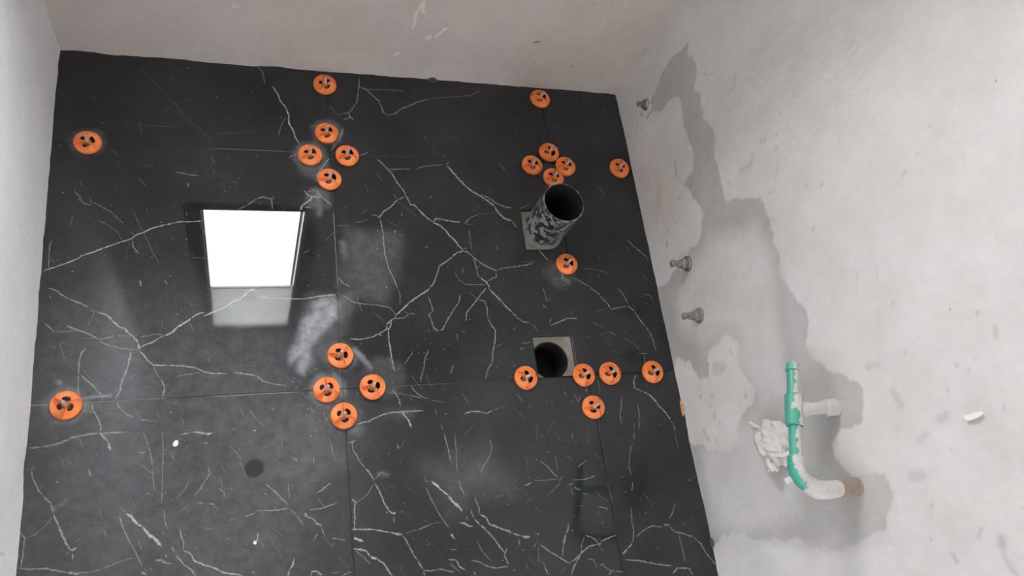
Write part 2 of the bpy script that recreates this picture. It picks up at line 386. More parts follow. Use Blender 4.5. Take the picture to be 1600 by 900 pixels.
# ---------------------------------------------------------------- data: stains, dust, painted floor haze and veins, on their own surfaces, in 0.1 mm
RIGHT_STAINS = """p|0.7 0.7 0.695|7 14 1 0.0|7343,3750 7154,3635 6645,3924 6277,3654 6118,3529 5854,3705 5416,3689 5145,3687 4822,3770 4374,3743 3933,3717 3649,3650 3195,3667 2945,3664 2834,3839 2856,3927 2477,4755 2106,4820 1845,4884 1465,4854 1074,4858 800,4778 415,4848 124,4952 -250,5231 -500,5197 -798,4954 -1142,5000 -1455,5278 -1550,5371 -1735,5708 -1949,5980 -2338,6017 -2635,5779 -2673,5302 -2806,4888 -3070,4870 -3435,5195 -3631,5928 -4025,6009 -4414,5635 -4680,4932 -4688,4143 -4481,3054 -4322,1771 -4078,584 -4521,-462 -4623,-1769 -1490,-2639 2032,-750 2403,861 2482,1623 2595,1891 2628,2175 2791,2450 3078,2661 3346,2649 3920,2450 4187,2274 4260,2450 4328,2751 4701,2873 5062,2848 5484,2846 5937,2915 6315,2890 6484,2646 6577,2295 6502,2131 6844,1658 7099,1624 7266,1907 7368,2089 7463,2537 7407,3163
p|0.96 0.96 0.96|75 10 1 0.0|2429,2754 1963,4400 1167,4649 243,4420 -686,4253 -1697,3961 -1883,3029 -469,2632 192,1521 801,687 1660,717 2124,1725
p|0.97 0.97 0.97|60 10 1 0.0|-2074,418 -1704,2866 -2718,3789 -3948,3484 -4231,1809 -3999,52
p|0.8 0.8 0.8|45 10 0.6 0.0|64,1267 467,2460 141,3075 -321,3016 -109,2694 70,1794 -323,1211
p|0.76 0.76 0.76|30 8 0.8 0.0|960,4786 200,4900 -441,5145 -840,4939 -1504,5187 -1929,5819 -2420,5868 -2603,5366 -2343,5025 -1895,4737 -1034,4491 -249,4607
p|0.8 0.8 0.8|35 8 0.7 0.0|-3333,5490 -3694,5979 -4120,5909 -4504,5442 -4646,4778 -4507,4218 -4004,4959
p|0.84 0.84 0.84|18 10 0.6 0.0|-4270,1793 -4575,4190 -4544,4905 -4683,4677 -4743,3935 -4488,2174
p|1.06 1.05 1.05|7 14 1 0.0|213,199 16,752 -291,900 -547,1031 -486,1384 -91,1582 91,1904 98,2479 -23,2730 -186,2847 -494,2718 -940,2802 -1294,2960 -1530,2888 -1689,2488 -1878,2184 -2235,1915 -2326,1577 -2259,1168 -2264,965 -2169,749 -2011,500 -1953,200 -1691,-253 -458,-448
p|0.84 0.84 0.84|10 5 0.8 0.0|-294,1692 -400,2193 -561,2222 -669,1835 -557,1632
l|0.8 0.8 0.8|8 5 0.8 8.1|-252,2494 -300,2501
l|0.8 0.8 0.8|8 5 0.8 7.8|-1315,2645 -1360,2651
l|0.8 0.8 0.8|8 5 0.8 8.6|-654,964 -705,973
l|0.8 0.8 0.8|8 5 0.8 8.4|-994,1398 -1043,1406
l|0.8 0.8 0.8|8 5 0.8 8.3|-1466,1301 -1514,1309
l|0.8 0.8 0.8|8 5 0.8 8.3|-1656,1421 -1703,1429
l|0.8 0.8 0.8|8 5 0.8 8.5|-1724,727 -1773,736
l|0.8 0.8 0.8|8 5 0.8 8.5|-1882,818 -1930,827
l|0.8 0.8 0.8|8 5 0.8 8.3|-2033,1163 -2080,1171
l|0.8 0.8 0.8|8 5 0.8 8.4|-1171,1221 -1220,1229
l|0.8 0.8 0.8|8 5 0.8 8.6|-898,916 -948,924
p|1.08 1.08 1.08|25 12 1 0.0|-4540,-175 -4539,2152 -4869,4068 -4756,5616 -5571,5722 -5438,13
p|1.03 0.985 0.95|90 10 1 0.0|6701,336 5618,1348 4313,1856 3286,1422 3755,-10
l|0.93 0.8 0.72|45 6 0.8 18.8|5110,1202 4605,1057 4188,742
l|0.8 0.45 0.36|8 1 1 7.8|7079,1077 6984,1066
l|0.8 0.8 0.8|8 2 0.7 9.9|6976,838 6711,573
l|0.55 0.55 0.55|4 1 1 6.7|6863,1595 6801,1282
l|0.78 0.78 0.78|6 2 1 5.1|6164,4116 6126,4143
l|0.78 0.78 0.78|6 2 1 5.0|6011,4324 5973,4351
l|0.78 0.78 0.78|6 2 1 4.8|4847,4563 4813,4589
l|0.78 0.78 0.78|6 2 1 4.4|3409,5791 3381,5812
l|0.78 0.78 0.78|6 2 1 4.3|3298,6192 3271,6211
l|0.78 0.78 0.78|6 2 1 4.8|3331,3877 3300,3904
l|0.78 0.78 0.78|6 2 1 4.4|3716,6084 3687,6104
l|0.78 0.78 0.78|6 2 1 4.4|2414,5165 2387,5187
l|0.78 0.78 0.78|6 2 1 4.2|2006,6215 1981,6234
l|0.78 0.78 0.78|6 2 1 4.1|1803,6581 1780,6599
l|0.78 0.78 0.78|6 2 1 4.4|1880,4984 1854,5007
l|0.78 0.78 0.78|6 2 1 5.8|6364,1097 6319,1135
l|0.78 0.78 0.78|6 2 1 5.4|4059,1938 4023,1972
l|0.78 0.78 0.78|6 2 1 5.5|3470,1113 3434,1150
l|0.78 0.78 0.78|6 2 1 5.7|3950,641 3911,680
l|0.78 0.78 0.78|6 2 1 5.5|3176,923 3140,960
l|0.78 0.78 0.78|6 2 1 5.4|3514,1519 3479,1554
l|0.3 0.3 0.3|2 0 1 3.5|4068,2489 4031,2457
l|0.3 0.3 0.3|2 0 1 3.6|4019,1883 3981,1851
l|0.82 0.82 0.82|8 3 1 9.1|3569,5300 3530,5459
l|0.85 0.85 0.85|9 3 1 7.9|5375,5081 5202,4960 5208,4815
l|0.86 0.86 0.86|12 4 1 12.3|3410,4919 3308,4785 3360,4431
l|0.84 0.84 0.84|5 2 1 4.4|2907,5664 2567,5356
l|0.8 0.8 0.8|8 2 1 9.0|4969,2070 4598,1976
l|0.62 0.62 0.62|4 1 1 5.5|3247,915 3075,886
l|0.83 0.83 0.83|7 3 1 5.2|2438,5152 2416,5108
l|0.83 0.83 0.83|7 3 1 4.9|1976,6200 1954,6162
l|0.83 0.83 0.83|7 3 1 4.7|1813,6589 1792,6552
l|0.83 0.83 0.83|7 3 1 5.1|3170,5708 3149,5666
l|0.83 0.83 0.83|7 3 1 5.2|1774,5015 1751,4972
l|0.83 0.83 0.83|7 3 1 4.8|1141,6048 1118,6010
l|0.83 0.83 0.83|7 3 1 5.0|1874,5754 1852,5714
l|0.83 0.83 0.83|7 3 1 4.7|404,6212 380,6175
l|0.83 0.83 0.83|7 3 1 4.1|1200,8711 1181,8683
l|0.83 0.83 0.83|7 3 1 4.1|1047,8384 1027,8354
l|0.86 0.86 0.86|6 2 1 3.8|-88,6751 -254,6666
l|0.86 0.86 0.86|6 2 1 3.7|-218,7203 -379,7121
l|0.83 0.83 0.83|7 3 1 4.8|-878,7314 -903,7288
l|0.83 0.83 0.83|7 3 1 4.3|-1594,8762 -1617,8740
l|0.83 0.83 0.83|7 3 1 4.8|-1755,7226 -1781,7201
l|0.83 0.83 0.83|7 3 1 4.3|-2209,8473 -2233,8452
l|0.83 0.83 0.83|7 3 1 4.4|-2237,8098 -2262,8076
l|0.83 0.83 0.83|7 3 1 4.3|-2366,8275 -2391,8253
l|0.83 0.83 0.83|7 3 1 4.1|-3031,8632 -3055,8612
l|0.83 0.83 0.83|7 3 1 4.5|-2544,7799 -2570,7776
l|0.83 0.83 0.83|7 3 1 4.7|-1612,7568 -1638,7544
l|0.5 0.5 0.5|2 0 1 2.8|-1394,8327 -1402,8327
l|0.5 0.5 0.5|2 0 1 2.6|1473,10337 1465,10337
l|0.6 0.6 0.6|2 0 1 2.9|1504,9109 1488,9106
l|0.85 0.85 0.85|8 3 1 8.4|-1917,8938 -2031,8905
l|0.86 0.86 0.86|12 4 1 12.6|-1752,6309 -1786,6574
l|0.82 0.82 0.82|14 4 1 10.9|-2285,6713 -2556,6786
l|0.86 0.86 0.86|12 4 1 13.6|-2958,7467 -2934,7590
l|0.85 0.85 0.85|14 4 1 9.2|-3101,7159 -3215,6941
l|0.87 0.87 0.87|12 5 1 16.5|-3729,6554 -3735,6761
l|0.8 0.8 0.8|6 3 1 4.5|-3445,7460 -3457,7467
l|0.8 0.8 0.8|6 3 1 4.1|-4432,8352 -4442,8358
l|0.8 0.8 0.8|6 3 1 5.4|-3959,4400 -3972,4413
l|0.8 0.8 0.8|6 3 1 5.9|-4299,2564 -4314,2580
l|0.8 0.8 0.8|6 3 1 4.6|-4720,6542 -4731,6551
l|0.8 0.8 0.8|6 3 1 4.6|-4213,6768 -4224,6776
l|0.8 0.8 0.8|6 3 1 5.0|-3604,5663 -3617,5674
l|0.8 0.8 0.8|7 2 1 5.3|-4679,7560 -4775,7462
l|0.78 0.78 0.78|10 3 1 14.6|-4866,7851 -4921,7828
l|0.84 0.84 0.84|8 3 1 9.3|-5044,7806 -5179,7818 -5339,7913
l|0.78 0.78 0.78|8 3 1 7.8|-5006,6896 -5104,6933
l|0.55 0.55 0.55|2 0 1 2.5|-1623,4593 -1634,4609
l|0.55 0.55 0.55|2 0 1 2.4|-1789,5438 -1799,5452
l|0.55 0.55 0.55|2 0 1 2.4|-1778,5260 -1788,5274
l|0.55 0.55 0.55|2 0 1 2.4|-1855,5500 -1865,5514
l|0.55 0.55 0.55|2 0 1 2.4|-1837,5199 -1847,5213
l|0.55 0.55 0.55|2 0 1 2.4|-2117,5515 -2127,5529
l|0.55 0.55 0.55|2 0 1 2.8|-1624,2531 -1636,2551
l|0.55 0.55 0.55|2 0 1 3.0|-2287,1058 -2299,1081
l|0.55 0.55 0.55|2 0 1 3.1|-2187,520 -2199,545
l|0.55 0.55 0.55|2 0 1 3.0|-2256,727 -2268,751
l|0.55 0.55 0.55|2 0 1 3.1|1486,1612 1469,1635
l|0.55 0.55 0.55|2 0 1 3.1|631,1189 614,1214
l|0.55 0.55 0.55|2 0 1 3.2|383,928 366,953"""
BACK_STAINS = """l|1.4 1.4 1.4|4 2 0.9 8.5|2019,2884 2092,2536
l|1.4 1.4 1.4|4 2 0.9 5.7|2025,2858 1935,2539 1956,1936
l|1.4 1.4 1.4|4 2 0.9 7.4|2759,2057 2569,1725
l|1.4 1.4 1.4|4 2 0.9 6.0|2342,1630 2442,1737 2435,1582
l|1.4 1.4 1.4|4 2 0.9 7.7|1668,838 1788,984
l|0.8 0.8 0.8|5 2 1 5.3|1499,1354 1522,1357
l|0.8 0.8 0.8|5 2 1 5.5|1792,724 1817,728
l|0.8 0.8 0.8|5 2 1 5.4|3713,1768 3738,1771
l|0.8 0.8 0.8|5 2 1 5.4|2528,1345 2552,1348
l|0.8 0.8 0.8|5 2 1 5.6|3459,852 3485,855
l|0.8 0.8 0.8|5 2 1 5.6|3527,929 3553,932
l|0.8 0.8 0.8|5 2 1 5.0|-1543,1268 -1521,1271
l|0.8 0.8 0.8|5 2 1 5.7|3913,811 3939,815
l|0.8 0.8 0.8|5 2 1 5.2|2752,2175 2775,2178
l|0.7 0.7 0.7|4 1 1 7.4|1524,455 1657,540
l|0.35 0.35 0.35|3 1 1 5.5|5187,1854 5297,1921
l|0.3 0.3 0.3|2 0 1 5.8|6555,1084 6614,1035
l|0.82 0.82 0.82|7 3 1 7.8|5125,587 5169,622
l|0.82 0.82 0.82|7 3 1 7.7|5445,1018 5489,1052
l|0.82 0.82 0.82|7 3 1 8.1|7656,584 7700,620
l|0.82 0.82 0.82|7 3 1 8.1|8027,441 8072,477
l|0.82 0.82 0.82|7 3 1 7.6|8669,2288 8711,2321
l|0.82 0.82 0.82|7 3 1 7.7|8123,1768 8166,1801
l|0.82 0.82 0.82|7 3 1 8.0|5417,-153 5463,-117
l|1.15 1.15 1.15|3 1 1 4.0|7182,636 7608,691
l|1.2 1.2 1.2|5 2 1 9.6|-2184,2108 -2116,2082
p|1.02 0.95 0.88|90 15 0.6 0.0|5385,2075 7066,2826 8350,520 6403,863
p|1.06 1.06 1.06|25 12 0.8 0.0|-1236,372 761,904 3144,707 4957,672 5231,-176 -1217,-145
p|0.93 0.93 0.93|60 20 0.7 0.0|579,2300 1729,2701 1945,1573 1041,1195"""
LEFT_STAINS = """l|0.75 0.75 0.75|5 1 1 3.6|4204,965 4173,954
l|0.75 0.75 0.75|5 1 1 3.4|2953,1402 2924,1392
l|0.75 0.75 0.75|5 1 1 3.5|2543,539 2512,528
l|0.75 0.75 0.75|5 1 1 3.3|3073,1753 3044,1743
l|0.75 0.75 0.75|5 1 1 3.2|-1784,754 -1811,744
l|0.5 0.5 0.5|3 1 1 3.6|-2834,1146 -2832,820
p|0.92 0.92 0.92|60 20 0.6 0.0|6787,3622 8177,2027 7401,1764 6399,3017"""
FLOOR_DUST_HAZE = """p|0.2 0 0|40 10 1 0.0|-688,2225 481,2319 308,1922 -193,706 -761,437 -1023,742
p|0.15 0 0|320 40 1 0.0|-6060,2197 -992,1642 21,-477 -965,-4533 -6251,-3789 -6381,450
l|0.65 0 0|8 2 1 8.0|288,898 449,709 647,443
l|0.4 0 0|6 2 1 6.5|1072,652 1136,344
l|0.45 0 0|22 6 1 74.5|-355,-7 -341,-8
l|0.45 0 0|22 6 1 72.7|-5443,-33 -5431,-34
l|0.25 0 0|22 6 1 69.8|-20,759 -6,758
l|0.3 0 0|22 6 1 76.4|-460,5930 -444,5931
l|0.3 0 0|22 6 1 70.8|-24,6620 -8,6621
l|0.2 0 0|22 6 1 66.8|-5348,6026 -5335,6026
l|0.15 0 0|22 6 1 71.0|-15,-617 -1,-618
l|0.22 0 0|22 6 1 57.9|-330,4744 -315,4745
l|0.2 0 0|22 6 1 69.1|-396,5626 -381,5627
l|0.12 0 0|22 6 1 95.9|920,204 935,203
l|0.12 0 0|22 6 1 72.8|5668,2692 5686,2692
l|0.35 0 0|20 3 1 11.8|197,3556 237,3221
l|0.45 0 0|5 2 1 5.6|-5199,56 -5020,111 -4651,116
l|0.35 0 0|6 2 1 7.0|-5608,474 -5547,405
l|0.3 0 0|10 3 1 6.7|-5518,-2042 -5302,-1898
l|0.25 0 0|10 3 1 9.1|646,-1925 823,-1969
l|0.35 0 0|14 4 1 10.2|-356,4831 -297,4485 -335,4312
l|0.3 0 0|25 4 1 18.5|202,-916 270,-949
p|0.18 0 0|90 30 1 0.0|-2107,-339 -527,-441 -179,-1580 -874,-2315 -1865,-1171
p|0.14 0 0|90 30 1 0.0|1610,-1872 3128,-1570 3468,-2465 2082,-2883
p|0.15 0 0|60 30 1 0.0|277,3896 1506,3740 1063,2067 199,2565
p|0.14 0 0|60 20 1 0.0|-3464,-1043 -2241,-1008 -2254,-2304 -3327,-2318
l|-0.35 0 0|9 1 1 30.6|-1910,-1578 -1904,-1591
p|0.12 0 0|25 8 1 0.0|864,-531 1586,-578 1420,-787 853,-675
p|0.7 0 0|26 12 1 0.0|-554,2034 -86,2183 2,1929 -55,1679 -266,1499 -450,1199 -598,1023 -667,727 -844,411 -951,475 -914,738 -1136,630 -1074,863 -925,1185 -799,1560 -678,1788
l|0.5 0 0|11 3 1 6.4|288,898 449,709 647,443"""  # besides dust, one broad soft near-left polygon paints in the brighter reflected haze
VEINS = """.8 .25 -4341,6551 -3553,6539
.8 .2 -4284,8126 -3959,7697 -3742,7397 -3527,7143 -3312,6800 -3027,6552 -2707,6173
.8 .15 -3871,6848 -3633,7134
1 .2 -2635,6421 -1760,6522
1.2 .55 -1668,8507 -1537,8301 -1503,8111 -1487,7944
1.8 .85 -1316,7887 -1186,7683 -1135,7473 -1005,7294 -936,7064 -943,6829 -836,6605 -804,6422 -715,6244
1.2 .4 -1035,6963 -1137,6723 -1203,6421
1.4 .6 893,8386 873,8083 812,7779 779,7579 641,7349 534,7244 390,7209
1.8 .7 534,7244 586,7103 664,7061
1.5 .7 586,7103 399,7018
1 .4 390,7209 266,7152 60,7425
1.6 .6 387,6802 333,6563 202,6344
1.2 .5 894,8084 1055,7999 1521,8039 2077,8037
1.8 .6 892,8059 1055,7999 1170,7859 1346,7675 1417,7507 1444,7312 1586,7249
1.6 .65 1586,7249 1759,7311 1898,7445 2167,7591 2440,7738 2711,7836
1.2 .4 2711,7836 2983,7900 3483,7977 3900,8049 4224,8250
1 .4 1586,7249 1555,7124
.8 .15 2156,8454 2353,8215 2325,7906
1 .35 2439,6597 2581,6728
.8 .2 3077,6710 3464,6635
.8 .2 -405,6773 -105,6887
2.5 .3 548,7488 608,7468
.8 .3 7320,8325 7471,8035
.8 .3 7935,8044 7923,7714
.8 .3 6191,6956 6291,6832 6245,6700
1.4 .8 -6017,2858 -5803,2949 -5600,3040 -5381,3152 -5323,3208 -5054,3322 -4812,3437 -4535,3554 -4348,3633 -4286,3712 -4112,3792 -4002,3872 -3776,3955 -3612,3998 -3414,4054 -3147,4059 -2928,4091
1 .5 -4362,3594 -4324,3402 -4209,3268
1 .5 -4385,3788 -4286,3692
1.2 .5 -5561,4784 -5395,4591
2.5 .3 -5459,4628 -5358,4474
1.2 .45 -5389,4473 -5168,4420
1 .4 -5188,4518 -4946,4366 -4783,4252 -4617,4058 -4550,3981
1 .45 -5225,4616 -5201,4458
.9 .35 -5026,4051 -4801,3918 -4637,3746 -4551,3573
.9 .3 -4824,4488 -4788,4370
.9 .3 -4371,4341 -4300,4144 -4214,3968
.9 .3 -5449,5027 -5417,4888
.9 .25 -4231,3987 -4059,3597 -3922,3250 -3788,3020
1 .3 -5573,3886 -5542,4157
1.2 .5 -5901,3579 -5937,3429 -5918,2913
.8 .3 -6018,3317 -5957,3280
.8 .3 -5890,3170 -5790,2986
1.2 .5 -3517,5334 -3329,5300 -3157,5265 -3002,5258
1.3 .5 -3231,5072 -3240,4926
1 .4 -3321,4612 -3327,4530
1 .4 -3267,4327 -3249,4166
1 .4 -3140,3174 -2841,3155
.8 .3 -4881,5876 -4710,5697
.8 .2 -4243,5511 -3974,5439
.9 .25 -2760,5863 -2672,5564
.9 .25 -2356,5127 -2108,5115
1.2 .6 -2169,4395 -1956,4505 -1757,4680
1.5 .4 -3700,2639 -3618,2507
3 .5 -4175,2644 -4154,2476
3 .5 -4921,3096 -4935,3059
2 .4 -4882,3266 -4880,3209
3 .35 -3821,3058 -3789,3039
1.2 .6 -976,5823 -917,5893 -745,5947
1 .4 -917,5893 -902,5804
1.4 .6 180,6296 31,6080
2 .65 1,5872 -165,5660 -311,5406 -359,5182
1.3 .6 717,5978 881,6047 988,6132
1.6 .75 1176,5932 1344,5730 1437,5619 1530,5507 1650,5236 1776,5035 1843,4878
1.8 .8 1843,4878 1923,4631 2026,4634 2134,4479 2281,4303 2451,4150
1.8 .8 2451,4150 2627,4064 2776,3910 2827,3799 2957,3668 3062,3492 3173,3369
1.2 .6 1437,5619 1663,5638 1995,5658
1.2 .45 2162,5665 2380,5755 2550,5773 2897,5827
2.2 .75 2983,5831 3056,5906
2.5 .75 3002,5808 3168,5554 3354,5301 3546,5096 3788,4939 3948,4827 4143,4645
1.8 .55 3794,4986 4001,4899 4200,4740 4450,4629 4625,4610
2.4 .75 4143,4645 4209,4483 4360,4301 4570,4226
1.6 .7 940,4318 1038,4321 1112,4256 1223,4413 1413,4551 1610,4758
1.2 .6 1610,4758 1823,4877
1 .4 1522,4913 1610,4758
1 .4 480,4105 675,4139 835,4207
1 .35 76,4020 342,4025
1.3 .6 1130,4235 1178,3822 1171,3479 1174,3266 1241,2887 1337,2637 1413,2388
.9 .4 1299,2887 1230,2742
.8 .3 1303,4172 1493,4066 1649,4025
.8 .3 1586,4712 1850,4495 2038,4320
1.8 .75 2451,4150 2545,4264 2849,4202 3181,4163
1 .5 3260,4120 3452,4305 3700,4411
.8 .3 3700,4411 4160,4445
.9 .4 3260,4120 3513,4110
1 .5 3368,3963 3376,3672 3386,3405
1.5 .7 3173,3369 2980,3316 2775,3141 2491,2947 2406,2713 2305,2503 2193,2379
1.4 .65 3216,3382 3401,3185 3628,2988 3864,2856 3985,2812
1.2 .5 3988,2834 4168,2899 4385,2920
1.3 .5 3940,2790 3923,2660 3654,2532
1.2 .55 3386,3229 3434,2945 3447,2706 3501,2641
1 .5 3429,2901 3542,2966
2 .8 3501,2641 3651,2511 3715,2360
1 .4 2860,2796 2958,2581 3108,2461 3643,2446
1.3 .4 3080,2924 3080,2752
1.5 .4 4113,2658 4101,2571
1 .3 -226,3615 10,3849 -1,3638
2 .6 -670,4951 -545,4803 -471,4783 -245,4768
2.5 .7 -765,4409 -705,4539 -590,4628 -493,4717 -469,4827
2 .5 -368,4983 -280,4833 -136,4684 -28,4557
2 .6 -669,4497 -503,4480
1.5 .4 -578,4911 -368,4983
1.4 .7 -1757,4680 -1612,4748 -1505,4709 -1360,4692
1.2 .6 -1414,4711 -1386,4415
1 .4 -1360,4692 -1358,4799
2 .35 1689,4402 1671,4290
2.5 .5 1474,3935 1473,3826
3 .4 2179,3464 2260,3464
2.5 .25 4062,3544 4062,3387
1.5 .3 972,3413 1011,3409
1.8 .4 39,2668 141,2525 301,2422
1 .35 341,5330 439,5334
1 .4 -754,3280 -568,3384
1 .3 1125,5513 1266,5244
2 .4 3709,4657 3709,4587
3 .35 1979,4341 2038,4320
1 .4 7228,5397 7357,5176 7397,5003
1 .35 7072,5871 7098,5745
1.5 .5 4568,4212 4698,4191
1.5 .5 4565,4189 4697,4029
1.4 .55 4385,2920 4650,2955 4965,3017
.9 .3 4664,3053 5107,3075
2 .6 5182,3415 5309,3234 5399,3098
1.3 .55 7803,3740 7978,3526 8182,3336 8356,3122
1.2 .45 6768,2845 7052,2738
1.2 .3 6338,2892 6745,2845
1.2 .35 8064,2676 8193,2489
1.8 .55 5705,2782 5746,2624 5906,2511 5917,2444
1.4 .5 5660,2647 5891,2422
1.6 .5 6016,2622 6223,2508 6343,2417 6509,2325
1 .4 6866,3238 6896,3145
1 .3 4734,2786 4714,2654
1 .3 5230,2873 5223,2695
1.5 .35 4819,4568 5040,4692 5177,4696
1.6 .55 -5905,2479 -5756,2423 -5632,2314 -5509,2222
1.8 .55 -5509,2222 -5297,2129 -5144,2037
1 .35 -5112,2000 -4989,1908
.9 .3 -5007,1980 -5070,1751 -5138,1629
1.8 .6 -4989,1926 -4776,1850 -4681,1740 -4555,1595 -4432,1538 -4368,1447 -4243,1337 -4163,1211
2 .8 -4163,1211 -4144,1069 -4204,1061
2 .45 -5912,1704 -5820,1597 -5728,1508
1.2 .4 -5728,1508 -5497,1501 -5354,1542
1.8 .55 -5534,1641 -5355,1555 -5205,1492 -5054,1417 -4962,1344 -4902,1318
1.3 .5 -4902,1318 -4725,1353 -4608,1402
1 .3 -5257,1365 -4962,1344
1.2 .5 -4900,1272 -4658,1159 -4416,1098 -4204,1061
1 .35 -4547,1382 -4366,1376 -4274,1338
1.6 .75 -4160,1088 -4055,1154 -3904,1219 -3752,1320 -3659,1360
2 .85 -3659,1360 -3520,1420 -3411,1543 -3254,1647 -3143,1736
1.5 .75 -3143,1736 -3064,1808 -2870,1877
2 .85 -2902,1785 -2674,1873 -2477,1962 -2310,2091 -2142,2164 -2005,2296 -1868,2390 -1799,2397
3 .6 -2377,1960 -2260,2022
1.2 .45 -4152,1351 -3969,1363 -3877,1396 -3753,1391 -3659,1360
1.5 .7 -4294,1041 -4331,782 -4369,613 -4436,412 -4473,212 -4527,82 -4539,16
1.4 .6 -5129,1143 -5211,1043 -5246,892 -5239,588
1.2 .5 -5239,588 -5236,322 -5206,122
1.4 .6 -5216,587 -5079,446 -4943,305 -4836,183 -4786,31
.8 .3 -5194,720 -5039,511 -4824,232
1.7 .75 -4143,1052 -4049,943 -3985,836 -3861,719 -3585,696
1.5 .7 -3585,696 -3274,671 -3055,619 -2865,522 -2707,479 -2420,464
1.5 .6 -2291,483 -2096,448 -1836,392
1.2 .45 -3861,709 -3811,551 -3717,408
1.6 .55 -3717,408 -3637,233 -3678,15
1 .3 -4334,441 -4158,551
1 .4 -3426,445 -3179,485 -2928,514
.9 .35 -5628,1282 -5575,1109 -5505,903
2 .25 -5767,1219 -5676,1130
1 .3 -3174,1627 -3060,1369
1 .2 -3730,1751 -3709,1534
1 .35 -3211,2108 -3097,2012
1 .35 -2803,855 -2771,711
1.2 .5 -4523,-18 -4475,-137 -4338,-294 -4189,-376
1.1 .4 -4100,-408 -3772,-480
1.8 .55 -4970,-40 -4950,-155 -4888,-257 -4825,-391 -4785,-523 -4792,-619
1.2 .4 -5149,-159 -4947,-221
1.6 .35 -5188,56 -5019,95 -4644,105
1 .25 -4746,-234 -4484,-284
1 .3 -3763,-232 -3729,-434
1 .3 -3323,-361 -3259,-599
1.2 .35 -1995,-346 -1853,-562
3 .5 -4947,2303 -4960,2267
3.5 .5 -3711,2062 -3698,2051
3 .4 -2836,1259 -2804,1258
3 .35 -2676,-506 -2645,-481
3 .3 -5594,490 -5547,405
1.6 .7 -1803,2196 -1564,2173 -1148,2166 -868,2142 -655,2157 -439,2205 -40,2238
1.2 .5 106,2224 316,2061 497,2006 830,1971
1.2 .45 830,1971 1164,1904 1267,1781 1314,1660
1 .4 1413,2388 1457,2224 1435,1959
1.8 .8 2213,2378 2043,2256 1836,2135 1670,2016 1502,1857 1338,1720 1314,1660
1.5 .7 1314,1660 1214,1583 1073,1468
1.5 .6 1071,1448 1084,1369 889,1258 698,1167 440,1129 206,1153
1.6 .65 1193,1564 1163,1426 1100,1329 1098,1075 1117,842 1135,611 1169,343
1.1 .5 1234,1602 1521,1635 1645,1732 1798,1721
1 .4 1497,1796 1626,1733
2 .5 852,1259 959,1197
1.4 .55 2133,2172 2176,2006 2212,1780 2106,1701 2164,1497 2189,1355 2317,1279
1.5 .6 2317,1279 2399,1309 2542,1548 2752,1829 2869,1972 2947,2201
1 .4 2144,1297 2317,1279
.9 .3 3168,2282 3347,2068
1.5 .6 3632,2361 3443,2172 3345,2047 3157,1842 3041,1720 3002,1494
1.2 .5 3365,2047 3547,2022 3582,1811 3553,1583
1.8 .75 3674,2360 3854,2144 3998,1972 4103,1821 4214,1713
1.5 .65 3553,1583 3631,1394 3714,1248 3684,1023 3581,703 3524,426
1.4 .55 3524,426 3407,293 3315,42
1 .4 2844,1234 2966,1251
1 .35 3678,820 3874,915
1.5 .35 2743,1217 2748,1016
.9 .3 1805,971 1722,896
1.1 .4 1656,801 1550,669 1403,484
1.3 .5 2020,825 1904,616 1867,424 1737,48
1.6 .5 2577,430 2476,221
2.2 .6 1151,343 1186,323
1.6 .5 1285,413 1224,340
1.6 .5 1114,119 1133,43
1.6 .6 1081,-66 1144,-181 1208,-296 1247,-483
2.4 .8 1239,-574 1302,-687 1399,-821 1439,-987
1 .4 965,-152 1253,-187 1613,-283 1758,-321
1.3 .5 1526,-16 1588,-151 1690,-250 1831,-333 1925,-331
1 .4 1939,-377 2270,-454
1.6 .65 226,-819 491,-777 636,-715 855,-639 1073,-610 1400,-610 1767,-608
1.3 .5 2011,-587 2054,-719
1 .4 2107,-926 2164,-1095
1.6 .65 2694,-743 2890,-707 3080,-731 3230,-779 3375,-712
1 .35 3375,-712 3724,-620
.9 .35 2693,-252 2832,-545
1.3 .5 -1836,400 -1707,268 -1511,193 -1213,127
.9 .4 -882,-28 -788,-212
1 .4 -760,-355 -665,-503
1 .4 -460,-463 -403,-697 -309,-526
1.4 .4 -209,410 -161,315
1 .4 -1853,-562 -1664,-764
.9 .3 761,1793 1025,1568
1.3 .6 4214,1713 4319,1563 4470,1446 4637,1428
1 .45 4637,1428 4748,1320 4831,1171
1 .35 4143,1213 4286,1334
1.6 .6 6463,2326 6663,2166 6766,1986 6882,1873 6925,1739
1.4 .55 7250,2316 7353,2134 7438,1974 7434,1840
1.4 .6 6898,1717 7137,1756 7425,1795
1.7 .6 7429,1817 7588,1680 7719,1409 7822,1229
1.4 .5 7822,1229 7924,1050 7979,873 7995,524
1.5 .6 5157,1329 5408,1407 5666,1507 5974,1499
1.5 .5 5234,1540 5167,1392
1.3 .4 5145,2342 5169,2080 5195,1971
2.5 .5 5051,1887 5146,1799
1.2 .4 5195,1971 5297,2056
.8 .35 6861,1762 6476,1661
.8 .35 5821,1763 5791,1590
1.2 .45 7970,2133 8155,2098 8221,1960
1.2 .4 6336,1394 6619,1222
2 .4 6737,1131 6942,1017
1.5 .3 7156,945 7395,763 7547,607
1 .35 6077,961 6265,1018
1 .3 6733,1110 6447,1033
1 .4 4346,885 4645,927
1.4 .5 7478,502 7756,499
1.3 .45 7634,474 7611,219
2 .35 4262,737 4392,772
1.6 .35 4017,323 4146,365
1.6 .65 7294,-40 7191,-202 7175,-387 7401,-495
1.8 .75 7401,-495 7561,-595 7669,-725 7767,-896 7911,-1068 8004,-1258
1.3 .5 8004,-1258 8062,-1404 8069,-1566
1.3 .45 6775,-590 6696,-868 6634,-1064 6630,-1302
1.4 .5 7173,-817 7166,-1060 7090,-1415
1 .35 6993,-1248 6938,-1443
1 .4 5242,-339 5320,-503
1.2 .4 5390,-587 5436,-689
1.1 .4 5501,-434 5587,-670 5684,-485
1.3 .45 4023,-348 4174,-560
